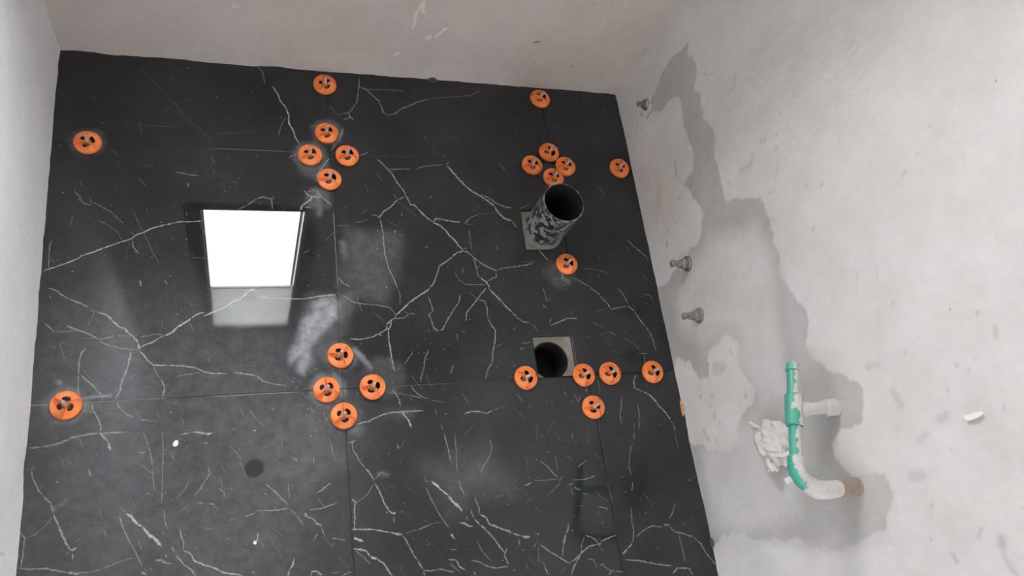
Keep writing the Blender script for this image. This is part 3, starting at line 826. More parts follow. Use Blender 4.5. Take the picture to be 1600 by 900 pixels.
1.2 .4 4261,-654 4345,-718
2 .5 5848,-293 5844,-434
1.4 .5 5662,-250 5932,-306
.9 .4 6202,-27 6212,-435
.8 .25 5144,-174 5172,-256
.8 .25 3879,-649 4187,-1014
2 .3 5423,-1002 5485,-1007
1.8 .5 -6015,-839 -5800,-841
1.8 .55 -5800,-841 -5476,-788 -5288,-693 -5011,-650 -4813,-649
1.5 .5 -4813,-649 -4585,-650 -4296,-655
2 .6 -4814,-617 -4724,-736 -4649,-821
2.8 .75 -4649,-821 -4599,-1016
1.2 .45 -4019,-676 -3939,-908 -3875,-1106 -3824,-1397
1 .4 -3824,-1429 -3819,-1618 -3770,-1872
1 .4 -3663,-702 -3639,-1190 -3644,-1666 -3648,-2131
1.1 .5 -3647,-2224 -3594,-2260 -3584,-2474 -3529,-2631
1.4 .3 -5177,-685 -5081,-914
2 .5 -4969,-1328 -4928,-1486
1.2 .35 -6024,-1265 -5856,-1204
1.4 .5 -5939,-1273 -5908,-1411 -5798,-1661 -5711,-1774
1.6 .6 -5711,-1774 -5582,-1920 -5518,-2089
1 .35 -5785,-1663 -5726,-1549
1.6 .65 -5516,-2119 -5423,-2334 -5344,-2546 -5284,-2668 -5197,-2808
3.5 .8 -5196,-2822 -5117,-2817
2 .7 -5156,-2827 -5098,-2776
1.6 .6 -5154,-2870 -5146,-3014
1 .35 -5526,-2177 -5647,-2338 -5795,-2466 -5947,-2520
1.4 .5 -6045,-2409 -5947,-2520 -5965,-2618 -5972,-2871 -5985,-3036
1.6 .55 -6062,-3027 -5830,-3078 -5571,-3102 -5360,-3171 -5227,-3210
2.5 .6 -5227,-3210 -5013,-3271
1.2 .4 -5068,-3230 -4855,-3257 -4643,-3218
1.2 .4 -4643,-3218 -4376,-3137 -4131,-3079
2.5 .85 -4284,-2248 -4184,-2319 -4095,-2449 -3980,-2536
3 .9 -3980,-2536 -3864,-2684 -3748,-2786 -3632,-2933
1.1 .4 -4416,-2084 -4270,-2250
1.1 .5 -4395,-2267 -4285,-2607 -4137,-2889 -3960,-3260
3 .55 -3971,-3360 -3886,-3428
1.1 .4 -4058,-2751 -3968,-2982
1.4 .5 -3461,-2923 -3402,-3064
3 .65 -3372,-3142 -3314,-3193
1.4 .6 -3343,-3160 -3227,-3322 -3112,-3409 -3010,-3554
1.4 .6 -3308,-2625 -3291,-2778 -3238,-2905 -3245,-3047
1.6 .7 -3245,-3053 -3114,-3128 -3027,-3287 -2853,-3374 -2678,-3449 -2503,-3560 -2149,-3655
1.8 .6 -3739,-3171 -3626,-3185 -3569,-3250 -3427,-3282
2 .5 -3558,-3075 -3537,-3166
1.6 .4 -3820,-3307 -3776,-3384
2 .55 -3333,-776 -3136,-757
2.5 .7 -3106,-743 -2923,-773 -2800,-815 -2707,-789
2.5 .5 -2876,-1008 -2799,-981
2.5 .6 -4851,-1058 -4809,-1055
2.5 .4 -4878,-772 -4863,-789
1.5 .6 -4080,-1090 -3949,-1094
1.5 .6 -4021,-1110 -4013,-1191
1.4 .45 -2798,-1471 -2768,-1618 -2843,-1740 -2932,-1890 -3050,-2036
1.2 .4 -2616,-1904 -2495,-2027 -2496,-2154
2 .4 -3005,-2165 -2856,-2205
2 .4 -2797,-2202 -2662,-2247
2 .4 -2707,-2305 -2647,-2264
2 .5 -3476,-2072 -3447,-2059
1.3 .55 -2104,-2540 -1889,-2478
1 .35 -2438,-2582 -2257,-2555
1 .3 -2899,-2701 -2648,-2698
1 .3 -2183,-1410 -2063,-1779
1.5 .4 -1999,-3593 -1910,-3650
1 .3 -4662,-2476 -4599,-2659
.9 .35 -1721,-1132 -1658,-1204
2.2 .5 -1148,-1414 -1038,-1524
1.5 .4 -712,-1433 -707,-1603
1 .4 -370,-1049 -304,-1399 -279,-1572
1.5 .4 -127,-962 -114,-1033
1 .3 -1362,-974 -1336,-1213
1.3 .6 29,-1218 203,-1180
1.2 .5 119,-1156 123,-1365 260,-1635 353,-1780
1 .35 260,-1635 329,-1520
1.6 .65 353,-1780 448,-1891 539,-2069
2 .25 540,-2052 690,-1895 857,-1979
1.7 .7 552,-2121 654,-2367 710,-2540 799,-2716 877,-2807
3.5 .8 862,-2789 948,-2781
1.8 .7 898,-2759 952,-2738
1.4 .6 898,-2842 886,-2989
1 .4 517,-2135 384,-2324 242,-2426 121,-2481
1.6 .6 26,-2388 121,-2481 83,-2543 79,-2772 54,-3012
1.8 .7 4,-3016 466,-3074 797,-3170
3 .75 797,-3170 1047,-3243
1.1 .35 1100,-3226 1380,-3182
1.3 .45 1380,-3182 1704,-3095
.9 .3 1704,-3095 1919,-3068
1.4 .6 1046,-3253 1135,-3410 1220,-3614 1322,-3804
2 .65 1322,-3804 1425,-3992
1.6 .6 1425,-3992 1446,-4122
1.4 .55 1423,-4008 1609,-4041 1784,-4031 2088,-4124
3.5 .8 26,-3192 218,-3288
2 .75 -3,-3405 142,-3438 271,-3485 345,-3605
3 .85 345,-3605 490,-3670
2 .75 490,-3670 615,-3780 703,-3933 778,-4037
1.2 .45 43,-3442 198,-3587 334,-3762
2.5 .85 1777,-2184 1892,-2298 1988,-2411 2121,-2528
3 .9 2121,-2528 2214,-2674 2312,-2770 2406,-2900
1 .4 1630,-2031 1651,-2189 1777,-2184
1.2 .5 1639,-2309 1752,-2611 1898,-2931 2064,-3218
3.5 .65 2087,-3337 2180,-3464
2 .4 2246,-3288 2246,-3355
1 .45 2420,-1150 2409,-1585 2386,-2047
1.2 .5 2394,-2206 2427,-2401 2498,-2582
1.3 .5 2175,-1168 2222,-1426 2263,-1823
1.2 .45 3228,-1394 3264,-1563 3181,-1757 3045,-1926 2906,-2129
1.4 .5 2591,-2884 2657,-3097
2 .6 2657,-3097 2769,-3228
1.6 .65 2769,-3228 2931,-3398 3087,-3618 3239,-3854
1.6 .6 3230,-3920 3312,-4130
2 .6 3230,-3920 3316,-3780
1.4 .55 2735,-2605 2739,-2727 2786,-2853 2778,-3007
1.8 .7 2778,-3007 2917,-3073 2989,-3235 3198,-3343 3375,-3414 3478,-3483
2 .65 2306,-3137 2413,-3155 2513,-3227 2620,-3245
2.2 .5 2484,-3010 2498,-3113
1 .4 2656,-3552 2739,-3762 2831,-3889 2943,-4011
1.8 .6 1978,-3851 2150,-3888 2205,-4025 2336,-4123
1.4 .4 2004,-3935 2225,-4157
1.4 .5 2466,-3927 2672,-4001 2840,-4104 3015,-4159 3307,-4162
2.5 .5 2527,-4163 2533,-4261
1.6 .35 2033,-3662 2209,-3682
1.5 .5 -1690,-1927 -1536,-2072 -1383,-2248 -1245,-2407
1.2 .5 -1888,-2446 -1578,-2469 -1232,-2473
2 .3 -1232,-2473 -1110,-2614 -959,-2837
1.4 .5 -708,-2227 -540,-2135 -369,-2018
1.3 .5 -851,-2528 -625,-2535 -427,-2491 -261,-2459
1.8 .6 -949,-2582 -888,-2669 -763,-2730 -703,-2833 -592,-2877
1.8 .6 -950,-2598 -902,-2597 -894,-2652
1.6 .4 -797,-3155 -679,-3011
1.3 .4 -625,-2889 -554,-3088
1.5 .45 -428,-3150 -172,-3211 -159,-3276
1.5 .4 -405,-3327 -368,-3236
2 .6 -1171,-3453 -1206,-3571 -1287,-3683
3.5 .7 -1287,-3683 -1305,-3772
1.6 .65 -873,-3827 -838,-3740 -745,-3757 -638,-3841
1.3 .55 -244,-3907 -145,-3858 -47,-3855
1 .35 -463,-3833 -271,-3826
2 .6 -1850,-2864 -1884,-3061
2.2 .5 1087,-1319 1129,-1446
1 .25 1147,-1447 1272,-1244
1.2 .3 -1246,-1920 -1225,-2280
1 .25 3137,-2673 3404,-2654
.9 .2 -1710,-2802 -1564,-3129 -1388,-3457
1.5 .35 -1016,-2230 -967,-2225
1 .4 4842,-1366 4962,-1509
1 .35 5297,-1362 5284,-1552
1.5 .5 4381,-1968 4538,-2110 4670,-2287 4770,-2406
1.4 .5 5294,-2195 5548,-2048
1.3 .5 5122,-2475 5364,-2490 5576,-2462 5727,-2427
1 .4 4776,-1889 4781,-2224
2.2 .6 3908,-2489 4111,-2436
1 .35 4136,-2402 4489,-2417 4767,-2424
1.5 .3 4758,-2478 4902,-2345
1.5 .3 3612,-2532 3731,-2508
1.5 .2 4837,-2486 4566,-2678 4349,-2800
1.8 .6 5004,-2574 5130,-2549
1.8 .6 5114,-2639 5281,-2728
1.3 .4 5054,-2634 5046,-2797
2 .35 5311,-2786 5462,-2855
1.6 .45 5616,-3125 5851,-3186 5857,-3259
1.3 .35 5137,-3076 5299,-3075
1.3 .35 5612,-3251 5639,-3326
1.8 .5 6943,-1483 6881,-1675
1.2 .45 6788,-1805 6693,-2049 6617,-2310 6642,-2502
1.8 .5 6653,-2654 6585,-2873
1.3 .5 6489,-3233 6434,-3555 6438,-3772 6366,-4014
2 .65 6366,-4014 6196,-4136
2.5 .6 6196,-4136 6051,-4242
.9 .3 5967,-2591 6006,-2817 6038,-3077
1.3 .4 6669,-3380 6674,-3454
1 .35 8047,-1564 8056,-2004
1.3 .5 6474,-3902 6688,-3782 6916,-3709 7205,-3756
3.5 .45 7236,-3715 7404,-3734
1.3 .5 7412,-3606 7557,-3454 7673,-3242
1.6 .6 7396,-3769 7494,-3908 7678,-3954 7957,-4070
1.5 .6 7957,-4070 8131,-4254 8210,-4464 8370,-4700 8500,-4878
1.3 .4 7587,-3973 7612,-4230 7616,-4483 7582,-4622
1.6 .6 6088,-4361 6425,-4420 6855,-4550 7257,-4642
1.6 .6 7218,-4806 7391,-4704 7681,-4747 7749,-4908
1.8 .6 3476,-3493 3691,-3569
3 .65 3691,-3569 3892,-3626
2.5 .5 4039,-3539 4106,-3599
2 .5 3607,-3627 3625,-3765
1.3 .45 3917,-3833 4045,-3746
1.5 .55 4093,-3803 4279,-3961 4521,-4126 4746,-4290
1.5 .55 4849,-3402 4814,-3556 4738,-3652
3 .6 4738,-3652 4640,-3884
1.8 .5 4640,-3884 4581,-4117
1.6 .55 4749,-4273 4900,-4189 5078,-4073 5255,-3973 5582,-3941
1.6 .55 5202,-3722 5369,-3794 5507,-3915
1.5 .6 5546,-3919 5761,-3856 5975,-3810
1.2 .4 5202,-3722 5089,-3901 5027,-4136
2 .5 5027,-4136 4838,-4318 4724,-4524
1.3 .4 5170,-4222 5319,-4274 5365,-4452
1.3 .4 5410,-4423 5579,-4375
1.3 .4 5494,-4399 5631,-4519 5742,-4567
1.6 .55 5612,-4619 5788,-4539
1.3 .5 5782,-4572 6015,-4619
1.5 .5 4113,-4161 4143,-4333 4199,-4457
1.3 .3 3700,-4144 3749,-4317
1.4 .5 3366,-4268 3464,-4231
1 .35 4469,-4441 4636,-4361
2.5 .4 8125,-2753 8235,-2763
1 .3 8240,-2744 8396,-2661
1 .3 5199,-2037 5023,-1872"""

# ---------------------------------------------------------------- walls and ceiling
wall('wall_right', steps((YB - .03, -.75, .04), (-.75, YT + .03, .0032)), steps((-.02, 1.30, .0032), (1.3, ZC + .02, .05)),
     lambda u, v: np.stack([np.full_like(u, XR), u, v], -1), (-1, 0, 0), RIGHT_STAINS, M_RIGHT, .004, lip=.003)
wall('wall_back', steps((XL - .03, WX0, .0035), (WX0, WX1, .0035), (WX1, XR + .03, .0035)),
     steps((-.02, .48, .0035), (.48, WZ0, .04), (WZ0, WZ1, .05), (WZ1, ZC + .02, .05)),
     lambda u, v: np.stack([u, np.full_like(u, YT), v], -1), (0, -1, 0), BACK_STAINS, M_BACK, .003, (WX0, WX1, WZ0, WZ1), lip=.005)
wall('wall_left', steps((YB - .03, -.6, .04), (-.6, YT + .03, .005)), steps((-.02, .6, .005), (.6, ZC + .02, .05)),
     lambda u, v: np.stack([np.full_like(u, XL), u, v], -1), (1, 0, 0), LEFT_STAINS, M_LEFT, .003, lip=.003)
wall('wall_front', steps((XL - .03, DX0, .05), (DX0, DX1, .05), (DX1, XR + .03, .05)), steps((-.02, 0, .02), (0, DZ1, .05), (DZ1, ZC + .02, .05)),
     lambda u, v: np.stack([u, np.full_like(u, YB), v], -1), (0, 1, 0), None, M_PLAIN, .003, (DX0, DX1, 0, DZ1))
wall('ceiling', steps((XL - .03, XR + .03, .05)), steps((YB - .03, YT + .03, .05)),
     lambda u, v: np.stack([u, v, np.full_like(u, ZC)], -1), (0, 0, -1), None, M_PLAIN, .001)

# window in the back wall: reveal, aluminium frame, open lower sash, frosted upper panel
win = empty('window_1', ((WX0 + WX1) / 2, YT, WZ0)); tag(win, kind='structure')
def wpart(name, boxes, m, bev=.001):
    bm = bmesh.new()
    for b in boxes: box(bm, *b, bev)
    o = bm_obj(name, bm, m, None, smooth=False)
    for v_ in o.data.vertices: v_.co -= win.location
    o.parent = win
    return o
D0, D1, D2 = YT - .001, YT + .05, YT + .17  # side reveals run deeper than the head, as added fins against grazing light
wpart('window_reveal_fins', [(WX0 - .05, WX0, D0, D2, WZ0 - .05, WZ1 + .05), (WX1, WX1 + .05, D0, D2, WZ0 - .05, WZ1 + .05),
                        (WX0, WX1, D0, D1, WZ1, WZ1 + .05), (WX0, WX1, D0, D1, WZ0 - .05, WZ0)], M_PLAIN, 0)
FY0, FY1 = YT + .012, YT + .045
wpart('window_frame', [(WX0 + .006, WX0 + .011, FY0, FY1, WZ0 + .001, WZ1 - .001), (WX1 - .011, WX1 - .006, FY0, FY1, WZ0 + .001, WZ1 - .001),
                       (WX0 + .011, WX1 - .011, FY0 + .010, FY0 + .020, WZM - .001, WZM + .007),
                       (WX0 + .011, WX1 - .011, FY0, FY1, WZ1 - .045, WZ1 - .034)], M_ALU)
wpart('frosted_panel', [(WX0 + .009, WX1 - .009, FY0 + .013, FY0 + .018, WZM + .004, WZ1 - .043)], M_FROST, 0)
wpart('head_board', [(WX0 + .011, WX1 - .011, FY0 + .020, FY1, WZ1 - .036, WZ1 - .001)], M_DARKBOARD, 0)

# unseen frosted doorway, added in the front wall as fill light
fill_door = empty('fill_door_1', ((DX0 + DX1) / 2, YB, 0)); tag(fill_door, kind='structure')
def dpart(name, boxes, m):
    bm = bmesh.new()
    for b in boxes: box(bm, *b)
    o = bm_obj(name, bm, m, None, smooth=False)
    for v_ in o.data.vertices: v_.co -= fill_door.location
    o.parent = fill_door
dpart('fill_door_frame', [(DX0 - .04, DX0 + .03, YB - .05, YB + .012, 0.001, DZ1 + .04), (DX1 - .03, DX1 + .04, YB - .05, YB + .012, 0.001, DZ1 + .04), (DX0 + .03, DX1 - .03, YB - .05, YB + .012, DZ1 - .03, DZ1 + .04)], M_ALU)
dpart('frosted_fill_pane', [(DX0 + .03, DX1 - .03, YB - .03, YB - .022, .012, DZ1 - .03)], M_FILLDOOR)

# ---------------------------------------------------------------- floor: marble-look tiles on mortar, one surface
J = .0011                                # half a joint
CUTS = [(.484, .541, .3415, .455), (.541, .594, .378, .455), (.4655, .5695, .0012, .1055)]     # square cut-outs round the two drains
def build_floor():
    VP, VF, VD, VM = [], [], [], []
    off = 0
    xe = [XL - .012, 0, .6, XR + .012]; ye = [YB - .012, -1.2, -.6, 0, .6, YT + .012]
    for a in range(3):
        for b in range(5):
            gx = .0010 if b < 3 else .0006
            x0, x1 = xe[a] + (gx if a else 0), xe[a + 1] - gx
            y0, y1 = ye[b] + (J if b in (3,) else .0004), ye[b + 1] - (J if b == 2 else .0004)
            st = .0045 if ye[b + 1] > -.55 else .03
            bx = [x0, x0 + .0012, x1 - .0012, x1]; by = [y0, y0 + .0012, y1 - .0012, y1]
            for c in CUTS:
                if c[0] < x1 and c[1] > x0 and c[2] < y1 and c[3] > y0:
                    bx += [min(max(c[0], x0), x1), min(max(c[1], x0), x1)]; by += [min(max(c[2], y0), y1), min(max(c[3], y0), y1)]
            def fill(bs_):
                bs_ = sorted(set(round(t, 6) for t in bs_)); return steps(*[(p, q, st) for p, q in zip(bs_, bs_[1:])])
            xs, ys = fill(bx), fill(by)
            X, Y = np.meshgrid(xs, ys, indexing='ij'); x = X.ravel(); y = Y.ravel()
            lift = .00012 * math.sin(a * 2.1 + b * 1.3)
            z = np.full_like(x, lift)
            ed = (x < x0 + .0006) | (x > x1 - .0006) | (y < y0 + .0006) | (y > y1 - .0006)
            z = np.where(ed, lift - .0001, z)
            nx, ny = len(xs), len(ys)
            I = np.arange(nx * ny).reshape(nx, ny)
            F = np.stack([I[:-1, :-1], I[1:, :-1], I[1:, 1:], I[:-1, 1:]], -1).reshape(-1, 4)
            cx = x[F].mean(1); cy = y[F].mean(1)
            keep = np.ones(len(F), bool)
            for c in CUTS: keep &= ~((cx > c[0]) & (cx < c[1]) & (cy > c[2]) & (cy < c[3]))
            F = F[keep]
            # skirts: every boundary edge goes down to the mortar
            E = {}
            for f_ in F:
                for k in range(4):
                    i, j = int(f_[k]), int(f_[(k + 1) % 4]); E[(i, j)] = 1
            bd = [(i, j) for (i, j) in E if (j, i) not in E]
            bv = sorted({i for e in bd for i in e}); mp = {i: len(x) + n for n, i in enumerate(bv)}
            P = np.stack([x, y, z], -1); Q = P[bv].copy(); Q[:, 2] = -.0105
            P = np.vstack([P, Q])
            S = np.array([(j, i, mp[i], mp[j]) for i, j in bd])
            F = np.vstack([F, S])
            col = np.zeros((len(P), 3))
            col = apply_layers(P[:, 0].copy(), P[:, 1].copy(), FLOOR_DUST_HAZE, col)
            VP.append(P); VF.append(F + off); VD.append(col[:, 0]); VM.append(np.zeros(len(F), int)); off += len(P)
    vein = [np.zeros(off)]
    # mortar bed under the tiles (open over the drain cut-outs) and the pale dust in part of a joint
    def quad_grid(xs, ys, z, mi, drop=()):
        nonlocal off
        X, Y = np.meshgrid(xs, ys, indexing='ij'); I = np.arange(X.size).reshape(X.shape)
        F = np.stack([I[:-1, :-1], I[1:, :-1], I[1:, 1:], I[:-1, 1:]], -1).reshape(-1, 4)
        x, y = X.ravel(), Y.ravel(); cx = x[F].mean(1); cy = y[F].mean(1); keep = np.ones(len(F), bool)
        for c in drop: keep &= ~((cx > c[0]) & (cx < c[1]) & (cy > c[2]) & (cy < c[3]))
        P = np.stack([x, y, np.full_like(x, z)], -1)
        VP.append(P); VF.append(F[keep] + off); VD.append(np.zeros(len(P))); vein.append(np.zeros(len(P))); VM.append(np.full(keep.sum(), mi)); off += len(P)
    g = lambda lo, hi, k: np.array(sorted([lo, hi] + [c[k] for c in CUTS] + [c[k + 1] for c in CUTS]))
    quad_grid(g(XL - .02, XR + .02, 0), g(YB - .02, YT + .02, 2), -.0035, 1, CUTS)
    quad_grid(np.linspace(XL, -.36, 20), np.array([-J, J]), -.0008, 2)
    quad_grid(np.linspace(-.36, -.03, 20), np.array([J * .35, J]), -.0010, 2)
    quad_grid(np.linspace(.03, .45, 20), np.array([-J, -J * .4]), -.0012, 2)
    # cement bedding in the cut-outs with round holes for the pipes
    for (c, r, ctr, z) in (((.484, .596, .341, .456), .050, (.541, .401), -.006), (CUTS[2], .0485, (.5085, .0475), -.012)):
        n = 96; ang = np.linspace(0, 2 * math.pi, n, endpoint=False)
        inner = np.stack([ctr[0] + r * np.cos(ang), ctr[1] + r * np.sin(ang), np.full(n, z - .002)], -1)
        e = .004; cxm, cym = ctr
        out = []
        for t in ang:
            dx, dy = math.cos(t), math.sin(t)
            k = min(((c[1] + e - cxm) / dx if dx > 1e-9 else 9), ((c[0] - e - cxm) / dx if dx < -1e-9 else 9),
                    ((c[3] + e - cym) / dy if dy > 1e-9 else 9), ((c[2] - e - cym) / dy if dy < -1e-9 else 9))
            out.append((cxm + dx * k, cym + dy * k, z))
        out = np.array(out)
        mid = (inner + out) / 2; mid[:, 2] = z + .0015 * (np.array([random.random() for _ in ang]) - .5)
        low = inner.copy(); low[:, 2] = -.119
        P = np.vstack([low, inner, mid, out]); F = []
        for q in range(3):
            for k in range(n):
                F.append((q * n + k, q * n + (k + 1) % n, (q + 1) * n + (k + 1) % n, (q + 1) * n + k))
        F = np.array(F)
        VP.append(P); VF.append(F + off); VD.append(np.zeros(len(P))); vein.append(np.zeros(len(P))); VM.append(np.full(len(F), 3)); off += len(P)
    # veins: thin inlays in the tile face, strongest along their middle
    rnd = random.Random(3)
    lines = []
    for L in VEINS.strip().split('\n'):
        t = L.split(); w = float(t[0]) * .00150; s = float(t[1]) ** 1.25
        lines.append((w, s, [tuple(float(c) * 1e-4 for c in q.split(',')) for q in t[2:]]))
    extra = []
    for (w, s, p) in lines:                      # the print repeats on the tiles nearer the added doorway
        ys_ = [q[1] for q in p]
        if min(ys_) > .0 and max(ys_) < .598: extra.append((w, s, [(q[0], q[1] - 1.2) for q in p]))
    scratches = []                               # fine random scratches left by work on the tiles
    for k in range(150):
        x, y = rnd.uniform(XL + .02, XR - .05), rnd.uniform(-.55, .82)
        if rnd.random() < .5: y = rnd.uniform(-.5, .1)
        if any(c[0] - .06 < x < c[1] + .06 and c[2] - .06 < y < c[3] + .06 for c in CUTS): continue
        a_ = rnd.choice([-1.0, -.75, -1.5, .9, -1.2]) + rnd.gauss(0, .22); l_ = rnd.uniform(.006, .045)
        bend = rnd.gauss(0, .12)
        scratches.append((rnd.uniform(.0007, .0012), rnd.uniform(.12, .36),
                          [(x, y), (x + l_ * .5 * math.cos(a_), y + l_ * .5 * math.sin(a_)), (x + l_ * .5 * (math.cos(a_) + math.cos(a_ + bend)), y + l_ * .5 * (math.sin(a_) + math.sin(a_ + bend)))]))
    for li, (w, s, p) in enumerate(lines + extra + scratches):
        pts = []
        for a_, b_ in zip(p, p[1:]):
            L_ = math.dist(a_, b_); n = max(1, int(L_ / .0035))
            for k in range(n):
                t = k / n; pts.append((a_[0] + (b_[0] - a_[0]) * t, a_[1] + (b_[1] - a_[1]) * t))
        pts.append(p[-1])
        amp = min(.0007, w * .35) if len(pts) > 3 else 0
        pts = [(x + rnd.uniform(-amp, amp), y + rnd.uniform(-amp, amp)) for x, y in pts]
        pts = [q for q in pts if XL < q[0] < XR and q[1] < YT]
        if len(pts) < 2: continue
        z = .00055 + (li % 60) * 4e-6
        n = len(pts); rows = []; vv = []
        for i, (x, y) in enumerate(pts):
            a_ = pts[max(0, i - 1)]; b_ = pts[min(n - 1, i + 1)]
            dx, dy = b_[0] - a_[0], b_[1] - a_[1]; l = math.hypot(dx, dy) or 1
            tx, ty = -dy / l, dx / l
            end = min(1, .35 + min(i, n - 1 - i) * .4)
            hw = w * .82 * rnd.uniform(.6, 1.35) * end
            sx = s * rnd.uniform(.75, 1.15)
            rows.append([(x - tx * hw, y - ty * hw, z), (x, y, z), (x + tx * hw, y + ty * hw, z)]); vv += [0, sx * (1.0 if 0 < i < n - 1 else .4), 0]
        P = np.array(rows).reshape(-1, 3); F = []
        for i in range(n - 1):
            for k in range(2):
                a0 = i * 3 + k; F.append((a0, a0 + 3, a0 + 4, a0 + 1))
        F = np.array(F)[:, ::-1]
        dcol = apply_layers(P[:, 0].copy(), P[:, 1].copy(), FLOOR_DUST_HAZE, np.zeros((len(P), 3)))[:, 0]
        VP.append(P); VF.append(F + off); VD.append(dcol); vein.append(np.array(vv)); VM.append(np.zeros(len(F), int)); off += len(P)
    P = np.vstack(VP); F = np.vstack(VF)
    me = grid_mesh('floor', P, F)
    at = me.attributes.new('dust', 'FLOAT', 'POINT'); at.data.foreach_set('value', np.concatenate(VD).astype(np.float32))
    at = me.attributes.new('vein', 'FLOAT', 'POINT'); at.data.foreach_set('value', np.concatenate(vein).astype(np.float32))
    o = link('floor', me, [M_TILE, M_GROUT, M_JOINTDUST, M_CEMENT], smooth=False)
    me.polygons.foreach_set('material_index', np.concatenate(VM).astype(np.int32))
    tag(o, kind='structure')
    return o
build_floor()

# ---------------------------------------------------------------- drain pipe standing out of the floor
def pipe_shell(bm, r, wall_, z0, z1, seg=72, rough=0.0, rag=0.0):
    prof = [(z0, r)] + [(z0 + (z1 - z0) * t, r) for t in (.2, .4, .6, .8)] + [(z1 - .001, r), (z1, r - .0006), (z1, r - wall_ + .0006), (z1 - .001, r - wall_)] + \
           [(z1 - (z1 - z0) * t, r - wall_) for t in (.25, .5, .75)] + [(z0, r - wall_)]
    lathe(bm, prof, seg, cap=False)
pipe = empty('drain_pipe', (.541, .401, 0), (0, 0, .4))
tag(pipe, 'thick black drain pipe standing open out of the tiled floor, splashed with grey cement', 'pipe')
bm = bmesh.new(); pipe_shell(bm, .0535, .0035, -.035, .150)
o = bm_obj('pipe_tube', bm, [M_PVC, M_PVCIN], pipe)
for p_ in o.data.polygons:
    c_ = p_.center
    if math.hypot(c_.x, c_.y) < .0515: p_.material_index = 1
bm = bmesh.new()
rings = []
for i in range(7):
    ring = []
    for k in range(60):
        t = 2 * math.pi * k / 60
        rr = .0539 + (.0035 + .0045 * vnoise(k * .35, 0, 4)) * (1 - i / 6) ** 1.5
        ring.append(bm.verts.new((rr * math.cos(t), rr * math.sin(t), -.005 + i * .0035 * (.5 + vnoise(k * .5, 3, 2)))))
    rings.append(ring)
for a_, b_ in zip(rings, rings[1:]):
    for k in range(60): bm.faces.new((a_[k], a_[(k + 1) % 60], b_[(k + 1) % 60], b_[k]))
tag(bm_obj('mortar_collar', bm, M_CEMENT, pipe), 'grey cement collar')
# dark water trap deep in the pipe
def trap(parent, r, z):
    bm = bmesh.new(); bmesh.ops.create_circle(bm, cap_ends=True, radius=r, segments=48)
    for v_ in bm.verts: v_.co.z = z
    return bm_obj('pipe_bottom', bm, M_PVCIN, parent)
trap(pipe, .0525, -.034)

sunk = empty('floor_drain_pipe', (.5085, .0475, 0))
tag(sunk, 'open round drain pipe sunk in a square tile cut-out with grey cement around it', 'pipe')
bm = bmesh.new(); pipe_shell(bm, .0482, .0030, -.115, -.016, rough=0)
bm_obj('pipe_tube', bm, M_PVCIN, sunk)
trap(sunk, .0470, -.113)

